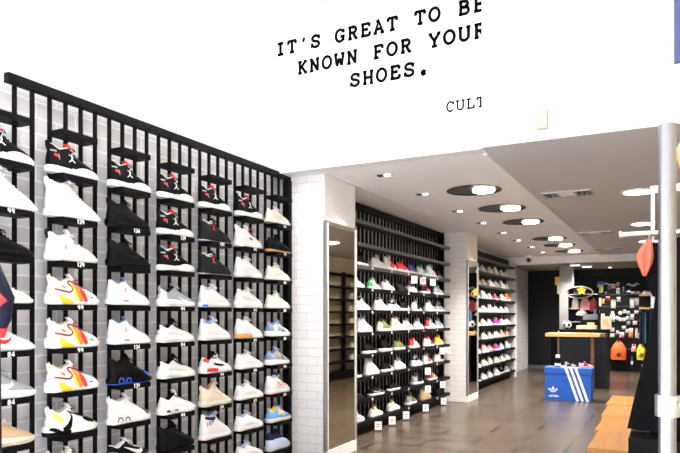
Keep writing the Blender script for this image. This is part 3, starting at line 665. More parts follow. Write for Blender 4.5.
for n, y in enumerate([5.84, 6.95, 8.3, 9.5, 10.8, 12.0, 13.3, 14.5]):
    t = thing('spotlight', '%s small silver twin spotlight from the shop front, near the shoe racks' % ORD[n], 'spotlight', (-2.53, y, ZC), 0, 'small twin spotlights over the shoe racks')
    obj('housing', MB().box(-.075, .075, -.045, .045, -.010, 0), M_steel, t, bev=.002)
    for s in (-1, 1):
        p = obj('lens', MB().lathe([(.032, -.010), (.03, -.018), (.002, -.018)], 16, (s*.037, 0, 0)), mat('black_lens', (.02,.02,.02), .2) if s < 0 else M_lampw, t, smooth=40)
    light('spot_lamp', 'SPOT', (-.03, 0, -.04), 110, size=.03, parent=t, angle=110)
for n, (x, y) in enumerate([(-.32, 7.85), (-.37, 10.6), (-.37, 13.1)]):
    t = thing('ceiling_light', '%s round white light from the shop front, in the grey ceiling' % ORD[n], 'ceiling light', (x, y, ZR), 0, 'round white lights in the grey ceiling')
    obj('trim_ring', MB().lathe([(.19, -.001), (.19, -.012), (.155, -.014), (.155, -.001)], 32), M_white, t, smooth=40)
    obj('diffuser', MB().lathe([(.155, -.002), (.15, -.012), (.02, -.014)], 32), M_lamp, t, smooth=40)
    light('ceiling_lamp', 'SPOT', (0, 0, -.04), 80, size=.12, parent=t)
for n, (x, y) in enumerate([(-1.04, 7.6), (-1.12, 11.4), (-1.15, 14.2)]):
    t = thing('ceiling_vent', '%s metal air vent from the shop front, in the grey ceiling' % ORD[n], 'vent', (x, y, ZR), 0, 'air vents in the grey ceiling')
    w, d = .27, .17
    obj('frame', MB().box(-w, w, -d, -d+.03, -.02, 0).box(-w, w, d-.03, d, -.02, 0).box(-w, -w+.03, -d+.03, d-.03, -.02, 0).box(w-.03, w, -d+.03, d-.03, -.02, 0), M_alu, t, bev=.002)
    obj('duct', MB().box(-w+.03, w-.03, -d+.03, d-.03, -.006, -.001), mat('vent_dark', (.10,.08,.06), .6), t)
    for k in range(9):
        x_ = -w+.06+k*(2*w-.12)/8
        if k in (3, 4, 5):
            continue
        obj('louvre', MB().box(x_-.008, x_+.012, -d+.03, d-.03, -.022, -.006), M_alu, t)
    obj('centre_plate', MB().box(-.085, .085, -d+.06, d-.06, -.018, -.006), M_white, t, bev=.002)
for n, (x, y) in enumerate([(-2.05, 16.3), (-1.85, 16.9)]):
    t = thing('strip_spotlight', ['short bright spotlight just behind the ceiling beam', 'bright spotlight farther behind the ceiling beam'][n], 'spotlight', (x, y, 2.70))
    obj('housing', MB().box(-.12, .12, -.05, .05, -.03, 0), M_white, t); obj('lens', MB().box(-.10, .10, -.035, .035, -.036, -.03), M_lampw, t)
    light('spot_lamp', 'SPOT', (0, 0, -.06), 130, size=.05, parent=t, angle=140)
t = thing('spotlight', 'small round spotlight above the accessories wall', 'spotlight', (-1.35, 17.3, 2.70))
obj('housing', MB().lathe([(.05, 0), (.05, -.04), (.03, -.04)], 16), M_white, t); obj('lens', MB().lathe([(.028, -.038), (.027, -.046), (.002, -.046)], 16), M_lampw, t)
light('spot_lamp', 'SPOT', (0, 0, -.07), 130, size=.05, parent=t, angle=140)
# pendant in the high hall
t = thing('pendant_light', 'large round white pendant light in front of the quote wall', 'pendant light', (-2.79, 4.41, 3.95))
obj('shade', MB().lathe([(.315, .02), (.325, .03), (.325, .09), (.30, .11), (.02, .12)], 48), mat('pale_mint_shade', (.42,.52,.48), .4), t, smooth=40)
obj('diffuser', MB().lathe([(.02, .0), (.22, .0), (.275, .012), (.285, .022)], 48), mat('pendant_diffuser', (1,1,1), .4, emit=(1,1,.98), estr=5), t, smooth=40)
obj('rod', MB().tube([(0,0,.1), (0,0,1.35)], .008), M_steel, t)
light('pendant_lamp', 'POINT', (0, 0, -.12), 12, (1,.98,.95), .2, t)
pl = t
for x, y in ((-.75, 3.3), (-.75, .9)):  # two unseen pendant copies added as fill light for the near rack
    fill_pendant = dup(pl, (x, y, 4.35), label='added round white fill pendant, unseen high over the entrance, %s' % ('behind the first' if y > 2 else 'nearest the street'), group=None)
    for ch in fill_pendant.children:
        if ch.type == 'LIGHT': ch.data = ch.data.copy(); ch.data.energy = 45
        if ch.name.startswith('rod'): ch.scale = (1, 1, .68)
# dome camera
t = thing('security_camera', 'white dome security camera under the pale ceiling by the beam', 'camera', (-2.92, 15.2, ZC))
obj('mount', MB().lathe([(.09, 0), (.09, -.05), (.05, -.07), (.02, -.07)], 20), M_white, t, smooth=40)
obj('dome', MB().ball((.0, -.04, -.115), (.05, .05, .05), 16, 8), mat('dark_dome', (.03,.03,.035), .1), t, smooth=60)
obj('housing', MB().ball((.0, .02, -.08), (.08, .07, .05), 16, 8), M_white, t, smooth=60)
# sensor box on the bulkhead
t = thing('wall_sensor', 'small white sensor box on the white wall right of the lettering', 'sensor', (-.90, YF-.10, 2.92))
obj('body', MB().box(-.042, .042, -.03, 0, 0, .155), mat('ivory_plastic', (.34,.33,.28), .4), t, bev=.006)
obj('window', MB().box(-.02, .02, -.033, -.029, .10, .13), mat('sensor_window', (.55,.55,.52), .3), t)

# ------------------------------------------------------------ poster at upper right
t = thing('framed_poster', 'blue framed poster at the upper right edge of the wall', 'poster', (.02, YF-.10, 3.27))
obj('frame', MB().box(0, .045, -.03, 0, 0, 1.2).box(.555, .60, -.03, 0, 0, 1.2).box(.045, .555, -.03, 0, 0, .03).box(.045, .555, -.03, 0, 1.17, 1.2), mat('blue_frame', (.035,.05,.16), .5), t, bev=.003)
obj('print', MB().box(.045, .555, -.015, -.002, .03, 1.17, 0).box(.045, .555, -.018, -.015, .12, .36, 1).box(.045, .30, -.018, -.015, .48, .74, 2).box(.045, .20, -.018, -.015, .85, 1.02, 3), [mat('poster_pale', (.7,.6,.5), .5), mat('poster_tan', (.75,.5,.25), .5), mat('poster_navy', (.02,.02,.10), .5), mat('poster_brown', (.25,.14,.10), .5)], t)

# ------------------------------------------------------------ giant shoebox
M_ab = grain(mat('royal_blue_board', (.007,.095,.50), .5), 40, .05, .02)
t = thing('giant_shoebox', 'large royal blue shoebox with three white stripes on the floor', 'box', (-1.955, 11.5, 0))
W_, D_, H_ = .775, .46, .56
obj('box_body', MB().box(.015, W_-.015, .015, D_-.015, 0, H_-.10), M_ab, t, bev=.004)
obj('lid', MB().box(0, W_, 0, D_, H_-.10, H_), M_ab, t, bev=.005)
M_st = mat('white_print', (.9,.9,.92), .5)
mb = MB()
for i in range(3):
    xb = .525+i*.08; xt = xb-.19; w = .044
    k = (xb-xt)/(H_)
    def X(z): return xb-k*z
    for (za, zb, yy) in ((0.004, H_-.10, .0142), (H_-.10, H_, -.0010)):
        P_ = [(X(za), za), (X(za)+w, za), (X(zb)+w, zb), (X(zb), zb)]
        mb.add([(a, yy-.001, b) for a, b in P_], [(0,1,2,3)])
    mb.add([(X(H_), -.001, H_+.001), (X(H_)+w, -.001, H_+.001), (X(H_)+w-.16, D_, H_+.001), (X(H_)-.16, D_, H_+.001)], [(0,1,2,3)])
obj('stripes', mb, M_st, t)
mb = MB()
def leafp(ang, L, w):
    pts = []
    for i in range(13):
        s = i/12; pts.append((L*s, w*math.sin(PI*s**.8)))
    pts += [(x, -y) for x, y in reversed(pts[1:-1])]
    ca, sa = math.cos(ang), math.sin(ang)
    return [(.145+x*ca-y*sa, .135+x*sa+y*ca) for x, y in pts]
for ang, L, w in ((PI/2, .105, .0265), (PI/2+.85, .105, .022), (PI/2-.85, .105, .022)):
    mb.prism(leafp(ang, L, w), 'y', .011, .0145)
obj('trefoil', mb, M_st, t)
mb = MB()
for zc in (.155, .170, .185): mb.box(.09, .20, .0095, .0108, zc, zc+.005)
obj('trefoil_lines', mb, M_ab, t)
mb = MB()
# lowercase wordmark strokes
def small(txt, x, z, h, adv, wd):
    g = {'a': [arc(.45,.3,.26,.26,0,360,10), [(.71,.6),(.71,.02)]], 'd': [arc(.45,.3,.26,.26,0,360,10), [(.71,1.),(.71,.02)]], 'i': [[(.45,.6),(.45,.02)],[(.45,.8),(.45,.92)]],
         's': [arc(.45,.44,.2,.13,20,270,8)+arc(.45,.17,.22,.14,90,-160,8)[1:]]}
    for i, ch in enumerate(txt):
        for st in g[ch]: mb.ribbon([(x+i*adv+a*h, z+b*h) for a, b in st], wd, lambda u, v, t_: (u, .0142-t_, v), .0015)
small('adidas', .072, .055, .042, .0265, .0085)
obj('wordmark', mb, M_st, t)

def lodshoe(lab, loc, rz, c1, c2, m, st='low', k=.62):
    t = shoe('box'+c1+c2+m+st, dict(s=st, u=c1, u2=c2, reg=REG['front'], m=m, l='charcoal', lc=c2), lab, loc, rz, 'trainers on the blue shoebox')
    t.scale = (k, k, k); return t
lodshoe('dark trainer with tan panel on the middle of the blue shoebox', (-1.74, 11.80, H_), .3, 'black', 'sand', 'sole')
lodshoe('grey trainer on the right half of the blue shoebox', (-1.60, 11.60, H_), -.1, 'charcoal', 'grey', 'sole', 'court')
lodshoe('pink trainer at the right end of the blue shoebox', (-1.43, 11.82, H_), .2, 'pink', 'maroon', 'pink')
t = thing('spray_bottle', 'black bottle with white bands on the left of the shoebox', 'bottle', (-1.76, 11.70, H_))
obj('body', MB().lathe([(.045,0),(.05,.01),(.05,.13),(.03,.16),(.02,.16)], 20), M_blk, t, smooth=40)
obj('label_band', MB().lathe([(.0512,.02),(.0512,.065)], 20, caps=False), M_tagw, t, smooth=40)
obj('cap', MB().lathe([(.034,.158),(.038,.165),(.038,.20),(.02,.215)], 20), M_tagw, t, smooth=40)

# ------------------------------------------------------------ cash desk
M_oak = wood_mat('honey_oak', (.62,.36,.13), (.72,.45,.18), .4, (3, 30, 30))
M_leg = wood_mat('brown_wood', (.10,.05,.025), (.15,.08,.04), .5)
M_pan = mat('blue_black_panel', (.008,.009,.013), .4, spec=.25)
t = thing('cash_desk', 'black cash desk with a honey-coloured wooden top behind the blue shoebox', 'counter', (-2.27, 13.6, 0))
obj('worktop', MB().box(-.02, 1.02, 0, .62, 1.03, 1.10), M_oak, t, bev=.005)
obj('worktop_end', MB().box(1.021, 1.12, .02, .62, 1.03, 1.10), M_leg, t, bev=.004)
obj('front_panel', MB().box(.22, .84, .05, .08, .10, 1.03), M_pan, t)
obj('side_panel', MB().box(.92, 1.13, .10, .95, .0, 1.028), M_pan, t)
obj('back_panel', MB().box(.0, .92, .58, .61, 0, 1.03), M_blk, t)
obj('leg', MB().box(.10, .21, .06, .16, 0, 1.03), M_blk, t); obj('leg', MB().box(.845, .915, .04, .11, 0, 1.03), M_leg, t)
obj('leg', MB().box(.215, .25, .02, .049, 0, 1.03), M_leg, t)
obj('rear_ledge', MB().box(.12, 1.12, .63, 1.1, 0, 1.17), M_blk, t, bev=.006)
zl = 1.17
def solo(name, mb, m, lab, cat, loc, rz=0, group=None, smooth=None, bev=0):
    o = obj(name, mb, m, None, loc, rz, smooth, bev); tag(o, lab, cat, group); return o
solo('paper_sheet', MB().box(0, .26, 0, .18, 0, .004), M_tagw, 'white sheets of paper lying on the wooden desk top', 'paper', (-2.08, 13.7, 1.10), .1)
t = thing('football', 'black and white football on the desk ledge beside the grey column', 'ball', (-1.98, 14.45, zl+.09))
def football():
    me = bpy.data.meshes.new('ball'); bm = bmesh.new(); bmesh.ops.create_icosphere(bm, subdivisions=3, radius=.095*U)
    P = [v.co.normalized() for v in bmesh.ops.create_icosphere(bmesh.new(), subdivisions=1, radius=1)['verts']] if False else None
    ph = (1+5**.5)/2; ic = [Vector(p).normalized() for p in [(0,1,ph),(0,1,-ph),(0,-1,ph),(0,-1,-ph),(1,ph,0),(1,-ph,0),(-1,ph,0),(-1,-ph,0),(ph,0,1),(ph,0,-1),(-ph,0,1),(-ph,0,-1)]]
    for f in bm.faces:
        c = f.calc_center_median().normalized(); f.material_index = 1 if max(c.dot(i) for i in ic) > .93 else 0; f.smooth = True
    bm.to_mesh(me); bm.free(); me.materials.append(M_tagw); me.materials.append(M_blk); return me
t2 = put('ball_skin', football(), t)
obj('ball_cup', MB().lathe([(.05,-.095),(.06,-.085),(.05,-.075)], 16, caps=True), M_blk, t)
solo('receipt_printer', MB().box(0, .40, 0, .25, 0, .075, 0).box(.03, .37, .02, .20, .075, .082, 1), [mat('cream_plastic', (.72,.65,.50), .5), mat('cream_dark', (.5,.43,.3), .5)], 'long cream box lying on the desk ledge behind the till', 'box', (-1.80, 14.5, zl), bev=.004)
t = thing('till', 'dark till with a small gold-framed display on the desk ledge', 'till', (-1.72, 14.80, zl))
obj('body', MB().box(0, .34, -.1, .14, 0, .20), M_blk, t, bev=.01)
obj('screen', MB().prism([(-.06,.18),(-.03,.16),(.06,.30),(.03,.32)], 'x', .02, .32), M_pan, t)
obj('display', MB().box(.12, .26, -.106, -.101, .09, .14), mat('gold_trim', (.7,.5,.18), .3, .8), t)
t = thing('gift_carton', 'peach patterned carton on the right end of the desk ledge', 'box', (-1.32, 14.6, zl))
obj('carton', MB().box(0, .20, 0, .16, 0, .27), mat('peach_board', (.78,.62,.48), .6), t, bev=.006)
obj('print', MB().ball((.09, -.002, .15), (.055, .003, .07)).ball((.14, -.002, .08), (.03, .003, .03)), mat('peach_print', (.85,.45,.22), .6), t, smooth=60)
t = thing('counter_bell', 'small silver bell on the left of the desk ledge', 'bell', (-2.12, 14.25, 1.10))
obj('base', MB().lathe([(.035,0),(.035,.01),(.02,.012)], 16), M_blk, t); obj('dome', MB().lathe([(.03,.012),(.028,.028),(.016,.04),(.003,.044)], 16), M_steel, t, smooth=60)
t = thing('wall_notice', 'small yellow notice on the grey column', 'sign', (-2.50, 16.95, 2.44))
obj('board', MB().box(-.11, -.0, -.03, -.01, -.20, .0), mat('yellow_notice', (.80,.58,.12), .5), t); obj('lower_board', MB().box(-.06, 0, -.03, -.01, -.43, -.21), mat('ochre_notice', (.55,.47,.33), .5), t)

# cap display tower behind the desk
t = thing('display_stand', 'dark slatted display stand behind the cash desk holding caps', 'display stand', (-1.85, 16.0, 0))
obj('post', MB().box(-.03, .03, -.03, .03, .04, 2.15), M_blk, t); obj('base', MB().box(-.28, .28, -.2, .2, 0, .04), M_blk, t, bev=.004)
obj('panel', MB().box(-.32, .36, .035, .06, 1.1, 2.12), M_blk, t)
for z in (1.30, 1.62, 1.95): obj('peg', MB().box(-.30, .34, .0, .034, z, z+.02), M_steel, t)
def cap_mb(r=.12, m=0, mbr=0):
    b = MB(); b.ball((0,0,0), (r, r*1.05, r*.9), 18, 6, m, 0., 1.)
    rings = []
    for k in range(5):
        t_ = k/4; w = .95*r*(1-t_**3*.75); y = -.9*r-t_*r*.8; z = .01-.02*t_
        rings.append([(-w, y+ (r*.25), z), (-w*.5, y+r*.06, z+.022), (0, y, z+.03), (w*.5, y+r*.06, z+.022), (w, y+r*.25, z), (w*.5, y+r*.06, z+.014), (0, y, z+.022), (-w*.5, y+r*.06, z+.014)])
    b.loft(rings, mbr); b.ball((0,0,r*.9), (.012,.012,.008), 8, 4, mbr); return b
t = thing('baseball_cap', 'black cap with a white rim and yellow star on top of the stand', 'cap', (-1.84, 15.86, 1.98))
obj('crown', cap_mb(.20), pm('black'), t, smooth=60)
mb = MB(); mb.tube([(.30*math.cos(a)-.06, -.05-.10*math.sin(a), .02+.13*math.sin(a)) for a in [2*PI*k/24 for k in range(25)]], .014, 8)
obj('rim', mb, M_tagw, t, smooth=60)
st_ = []
for k in range(10):
    r_ = .115 if k % 2 == 0 else .065; a = PI/2+k*PI/5; st_.append((.03+r_*math.cos(a), .05+r_*math.sin(a)))
obj('star', MB().prism(st_, 'y', -.37, -.33), mat('yellow_star', (.95,.68,.05), .5), t, bev=.003)
def garment_mb(w, h, d=.05, fl=.1):
    b = MB(); rs = []
    for k in range(7):
        s = k/6; ww = w/2*(.55+.45*min(1, s*3)+fl*s); dd = d*(.6+.4*s)
        rs.append([(ww*math.cos(2*PI*i/16)*(1+.05*math.sin(5*i+k)), dd*math.sin(2*PI*i/16), -h*s) for i in range(16)])
    return b.loft(rs)
def hang(name, lab, cat, col, w, h, loc, group=None, d=.05, rz=0):
    t = thing(name, lab, cat, loc, rz, group)
    obj('cloth', garment_mb(w, h, d), pm(col) if isinstance(col, str) else col, t, smooth=60)
    obj('hanger', MB().tube([(-w*.32,0,-.01),(0,0,.02),(w*.32,0,-.01)], .006, 6).tube([(0,0,.02),(0,0,.055),(.015,0,.065),(0.02,.01,.055)], .004, 6), M_steel, t)
    return t
hang('hanging_shirt', 'pale pink shirt hanging on the stand behind the desk', 'shirt', 'pink', .20, .27, (-1.78, 15.88, 1.86))
hang('hanging_shirt', 'cream and white shirt hanging left of the pink one', 'shirt', 'offwhite', .15, .25, (-1.99, 15.88, 1.86))
hang('hanging_shirt', 'dark red shirt hanging right of the pink one', 'shirt', 'maroon', .16, .28, (-1.60, 15.88, 1.84))
solo('baseball_cap', cap_mb(.13), M_tagw, 'plain white cap on the stand above the till', 'cap', (-1.84, 15.8, 1.47), .3, None, 60)
solo('baseball_cap', cap_mb(.15), pm('black'), 'black cap below the white cap on the stand', 'cap', (-1.82, 15.78, 1.33), -.2, None, 60)
hang('ribbon_scarf', 'blue and yellow scarf hanging beside the white cap', 'scarf', 'skyblue', .08, .34, (-1.56, 15.86, 1.60))

# ------------------------------------------------------------ accessories wall
W0 = YB
def wx(px):  # image pixel column to position along the back wall, wz takes rows
    k = (px-340)/640; return W0*(.888*k-.459)/(.888+.459*k)
def wz(x, py): return HC+(316-py)*(-x*.459+W0*.888)/640
pegs = thing('accessory_display', 'black slatted wall display of packed accessories at the back', 'display', (0, 0, 0))
obj('backboard', MB().box(-2.15, -.35, W0-.05, W0, .30, 2.50), mat('display_black', (.003,.003,.0035), .5, spec=.2), pegs)
for z in (.58, .95, 1.32, 1.69, 2.0): obj('rail', MB().box(-1.85, -.62, W0-.075, W0-.05, z, z+.022), mat('dark_rail', (.05,.05,.055), .4), pegs)
M_red = mat('red_light_wall', (.02,.02,.02), .5)
def pack_mb(w, h, d=.07):
    b = MB(); b.box(-w/2, w/2, -d*.25, 0, -h, 0, 0)
    b.ball((-w*.22, -d*.45, -h*.55), (w*.24, d*.5, h*.38), 10, 6, 0); b.ball((w*.22, -d*.45, -h*.58), (w*.24, d*.5, h*.36), 10, 6, 0)
    b.box(-w*.5, w*.5, -d*.3, -d*.25, -h*.22, 0, 1); b.tube([(0,0,-.01),(0,.03,-.005)], .006, 6, 1); return b
PK = [(606,283,3,7,'navy'),(609.5,284,3,6,'slate'),(613.5,284,4,5,'salmon'),(618,282.5,3,4,'lightgrey'),(618.3,288,3.6,6,'lightgrey'),(623.5,287,1.6,6,'grey'),
      (599,298,5,9,'cream'),(603.5,299,2.5,5,'mustard'),(608,296.5,4,5,'red'),(613.5,299.5,4.6,9,'offwhite'),(618.7,297,3.6,5,'lightgrey'),(632.3,298,4.4,10,'white'),(637,297.5,3.6,8,'offwhite'),
      (598.3,309.5,2.4,4,'lightgrey'),(603,313.5,3.6,4,'white'),(612.6,311,3,3,'offwhite'),(612.6,314,4.6,8,'mint'),(632,314,3.8,6,'lightgrey'),(636.5,310,4,4,'white'),(624,325.5,4,4,'white'),
      (608,328.5,4,6,'salmon'),(612.5,327,4,5,'white'),(612.5,333.5,4.4,4,'mint'),(604,327,2.6,5,'white'),(603.5,334,3.2,3.5,'mint'),(617.6,330,3,4,'white'),(621.8,332,4.6,6,'pink'),(627,329,3,4,'pink'),
      (631,328,4,10,'salmon'),(635,321,4,4,'pink'),(636.5,328,2.2,10,'offwhite'),(639,333,2,6,'beige'),(606,292,2,3,'grey')]
cn = {}
for px, py, w, h, c in PK:
    x = wx(px); z = wz(x, py); s = .0252
    nm = {'mint':'pale green','salmon':'orange-red','offwhite':'off-white','lightgrey':'light grey','slate':'dark blue-grey'}.get(c, c)
    row = 'top' if py < 294 else 'second' if py < 305 else 'third' if py < 322 else 'bottom'
    cn[(row, nm)] = cn.get((row, nm), 0)+1
    solo('sock_pack', pack_mb(w*s, h*s), [pm(c), M_tagw if c not in ('white','offwhite') else pm('grey')], '%s sock pack on the back display, %s row, %s of that colour' % (nm, row, ORD[cn[(row, nm)]-1]),
         'sock pack', (x, W0-.052, z), 0, 'packs hanging on the back wall display', 60)
t = thing('shin_guard_pack', 'lime pack with a blue header at the left of the top row', 'pack', (wx(600.5), W0-.052, wz(wx(600.5), 282)))
obj('pouch', MB().lathe([(.03,-.29),(.07,-.27),(.075,-.15),(.07,-.02),(.05,0)], 16, sy=.5), pm('volt'), t, smooth=60)
obj('header', MB().box(-.065, .065, -.05, 0, -.07, .01), pm('blue'), t); obj('mark', MB().box(-.02, .02, -.042, -.036, -.22, -.20), pm('black'), t)
n = 0
for px, py, c in [(629,284,'white'),(633.2,285,'lightgrey'),(637,283.5,'white'),(628.8,291,'white'),(633.5,292,'offwhite'),(638.2,292,'white')]:
    x = wx(px); solo('baseball_cap', cap_mb(.062), pm(c), '%s cap, %s in the cluster of white caps on the top row' % ({'white':'white','lightgrey':'pale grey','offwhite':'off-white'}[c], ORD[n]), 'cap', (x, W0-.115, wz(x, py+1.5)), 0, 'white caps on the back wall display', 60); n += 1
n = 0
for px, py, c in [(620.5,313,'lightgrey'),(624.5,311.5,'white'),(628.5,313,'grey'),(617.5,318,'white'),(620.5,319.5,'lightgrey'),(624.2,319.5,'white'),(627.8,318,'lightgrey'),(628.5,323,'grey')]:
    x = wx(px); b = MB().ball((0,0,0), (.052,.04,.055), 12, 8).ball((.0,-.036,.01), (.022,.012,.022), 8, 5)
    solo('mini_ball', b, pm(c), '%s round pouch, %s in the cluster on the third row' % ({'white':'white','lightgrey':'pale grey','grey':'grey'}[c], ORD[n]), 'pouch', (x, W0-.09, wz(x, py)), 0, 'round pouches on the back wall display', 60); n += 1
# backpack and yellow bag
def backpack(name, lab, cat, px, py, w, h, c, c2):
    x = wx(px); t = thing(name, lab, cat, (x, W0-.06, wz(x, py)))
    rs = []
    for k in range(9):
        s = k/8; ww = w/2*math.sin(min(1, .25+s*1.4)*PI/2)*(1 if s < .9 else .93); dd = .10*math.sin(min(1, .3+s*1.3)*PI/2)
        rs.append([(ww*abs(math.cos(a))**.7*(1 if math.cos(a) > 0 else -1), -.10+dd*abs(math.sin(a))**.7*(1 if math.sin(a) > 0 else -1), -h*s) for a in [2*PI*i/20 for i in range(20)]])
    obj('body', MB().loft(rs), pm(c), t, smooth=60)
    obj('pocket', MB().loft([[(w*.36*q_*(1 if abs(math.cos(a)) else 1)*math.cos(a), -.20-.03*(q_), -h*(.52+.36*j/4)+.0) if False else (w*.38*math.cos(a)*q_, -.165-.045*q_*abs(math.sin(a)), -h*(.50+.40*j/4)) for a in [2*PI*i/14 for i in range(14)]] for j, q_ in enumerate((.8,1,1,1,.85))]), pm(c2), t, smooth=60)
    obj('handle', MB().tube([(-.04,-.08,-.02),(-.03,-.06,.05),(.03,-.06,.05),(.04,-.08,-.02)], .009, 8), pm(c2), t, smooth=60)
    obj('strap', MB().tube([(-w*.35,-.02,-.08),(-w*.5,.0,-h*.5),(-w*.3,-.02,-h*.95)], .012, 8), pm('black'), t, smooth=60)
    obj('strap', MB().tube([(w*.35,-.02,-.08),(w*.5,.0,-h*.5),(w*.3,-.02,-h*.95)], .012, 8), pm('black'), t, smooth=60)
    return t
PAL['bagorange'] = (.80,.13,.03); PAL['bagorange2'] = (.85,.18,.05); PAL['bagyellow'] = (.72,.62,.04); PAL['bagyellow2'] = (.60,.60,.06)
backpack('backpack', 'orange backpack hanging low on the back wall', 'backpack', 619, 342, .38, .45, 'bagorange', 'bagorange2')
backpack('backpack', 'yellow bag hanging right of the orange backpack', 'bag', 641.5, 344, .22, .40, 'bagyellow', 'bagyellow2')
backpack('pouch', 'small pink pouch between the orange and yellow bags', 'pouch', 634, 346, .12, .13, 'pink', 'salmon')
for px, py, w in ((632,361,.05),(643.5,364,.09),(603.5,355,.06)):
    x = wx(px); solo('paper_label', MB().box(-w/2, w/2, -.004, 0, -.09, 0).tube([(0,-.002,0),(0,-.002,.12)], .003, 5), M_tagw, {632:'small grey tag hanging below the orange backpack on its right',643.5:'white tag hanging below the yellow bag',603.5:'small white tag left of the orange backpack'}[px], 'tag', (x, W0-.06, wz(x, py)))
# wooden shelves at the right end of the back wall
for n, (px, py, w) in enumerate([(648.5, 294.5, .42), (648, 307.5, .40)]):
    x = wx(px); z = wz(x, py)
    t = thing('wall_shelf', ['upper wooden shelf at the right end of the back wall', 'lower wooden shelf at the right end of the back wall'][n], 'shelf', (x, W0, z))
    obj('board', MB().box(-w/2, w/2, -.32, 0, -.04, 0), M_oak, t, bev=.003); obj('bracket', MB().box(-w*.3, -w*.3+.02, -.2, 0, -.10, -.04), M_blk, t)
x = wx(648); solo('folded_shirts', MB().box(-.14, .12, -.14, .12, 0, .03).box(-.12, .13, -.13, .12, .03, .055).box(-.10, .05, -.12, .11, .055, .08), M_tagw, 'small white folded shirts on the upper wooden shelf', 'shirts', (x, W0-.15, wz(x, 294.5)), 0, None, None, .008)
for n, px in enumerate((635, 642)):
    x = wx(px); t = thing('brand_plate', ['left white bar plate above the white caps', 'right white bar plate above the wooden shelf'][n], 'sign', (x, W0, wz(x, 278.5)))
    obj('plate', MB().box(-.09, .09, -.03, 0, -.0, .05), mat('maroon_plate', (.13,.02,.03), .5), t); obj('strip', MB().box(-.085, .085, -.034, -.03, .015, .04), M_tagw, t)
# clothes hanging under the wooden shelves
for n, (px, c) in enumerate([(641,'charcoal'),(643.5,'navy'),(645.8,'teal'),(648,'black'),(650.5,'navy')]):
    x = wx(px); hang('hanging_trousers', {'charcoal':'charcoal trousers','navy':'navy trousers','teal':'teal trousers','black':'black trousers'}[c]+[' hanging leftmost under the lower shelf',' hanging second from left under the lower shelf',' hanging under the lower shelf',' hanging right of the teal pair',' hanging rightmost under the lower shelf'][n], 'trousers', mat('dark_teal_cloth', (.008,.085,.09), .7) if c == 'teal' else c, .075, .80, (x, W0-.19, wz(x, 312)), 'trousers hanging at the back wall', .10)
solo('clothes_rail', MB().tube([(wx(638), W0-.18, wz(-.6, 309.8)), (wx(654), W0-.18, wz(-.6, 309.8))], .012).tube([(wx(640), W0-.18, wz(-.6, 309.8)), (wx(640), W0, wz(-.6, 309.8))], .01).tube([(wx(653), W0-.18, wz(-.6, 309.8)), (wx(653), W0, wz(-.6, 309.8))], .01), M_steel, 'short steel clothes rail under the lower wooden shelf', 'rail', (0,0,0))

# ------------------------------------------------------------ benches
M_bench = wood_mat('orange_beech', (.42,.165,.025), (.50,.21,.035), .35, (14, 2, 14))
for n, y in enumerate([5.19, 6.05, 6.95, 7.86]):
    t = thing('wooden_bench', ['nearest orange wooden bench in the row of four', 'second nearest orange wooden bench in the row', 'third orange wooden bench in the row', 'farthest orange wooden bench in the row of four'][n], 'bench', (-.565-.03*n, y, 0), 0, 'row of four orange wooden benches')
    obj('seat', MB().box(0, .50, 0, .85, .40, .45), M_bench, t, bev=.004)
    obj('side_panel', MB().box(.012, .048, .02, .84, .0, .40), M_bench, t, bev=.003)
    obj('side_panel', MB().box(.452, .488, .02, .84, .0, .40), M_bench, t, bev=.003)
    obj('rail', MB().box(.048, .452, .40, .44, .10, .16), M_bench, t)

# ------------------------------------------------------------ clothes rack at right
t = thing('garment_rack', 'white framed clothes rack with a grey front rail on the right', 'clothes rack', (-.10, 4.45, 0))
M_post = mat('pale_grey_post', (.50,.50,.51), .4)
obj('post', MB().box(-.011, .011, -.015, .02, 1.5, 2.24), M_post, t); obj('lower_post', MB().box(-.015, .015, -.015, .02, .72, 1.5).box(.80, .83, -.015, .02, .72, 1.5), M_blk, t); obj('post', MB().box(.80, .83, -.015, .02, 1.5, 2.24), M_white, t)
obj('top_bar', MB().box(-.015, .83, -.02, .02, 2.215, 2.26), M_post, t, bev=.003)
obj('front_rail', MB().tube([(-.175, -.035, 1.963), (.83, -.035, 1.963)], .019, 14), M_alu, t, smooth=40)
obj('rail_cap', MB().tube([(-.19, -.035, 1.963), (-.175, -.035, 1.963)], .026, 14), M_alu, t, smooth=40)
obj('side_rail', MB().tube([(.40,-.035,1.963),(.40,-.62,1.963)], .014, 12), M_alu, t, smooth=40)
obj('hook', MB().tube([(.005,-.035,1.95),(.0,-.035,1.90),(.02,-.04,1.87),(.05,-.04,1.88)], .006, 8), M_steel, t)
def coat(name, lab, cat, m, loc, lx, rx, zs_, th=.09, sleeves=True, ph=0.):
    t = thing(name, lab, cat, loc)
    rs = []
    for k, (z, a, b) in enumerate(zip(zs_, lx, rx)):
        c = (a+b)/2; h = (b-a)/2; d = th*(.55+.45*k/(len(zs_)-1)); r = []
        for i in range(36):
            an = 2*PI*i/36; f = 1+.10*math.sin(7*an+ph)*k/(len(zs_)-1)
            r.append((c+h*math.cos(an), d*math.sin(an)*f, z))
        rs.append(r)
    obj('body', MB().loft(rs), m, t, smooth=60)
    return t
M_coat = grain(mat('black_wool', (.0025,.0025,.0035), .8, spec=.1), 150, .3, .1)
zz = [1.93,1.88,1.78,1.6,1.3,.95,.74]
t = coat('black_coat', 'long black coat hanging from the rack beside the steel door handle', 'coat', M_coat, (0, 4.45, 0), [.02,-.05,-.075,-.09,-.125,-.203,-.247], [.14,.28,.31,.33,.36,.40,.43], zz)
obj('sleeve', MB().tube([(.27,.02,1.85),(.33,.03,1.6),(.36,.03,1.3),(.37,.02,1.05)], [.06,.065,.06,.05], 14), M_coat, t, smooth=60)
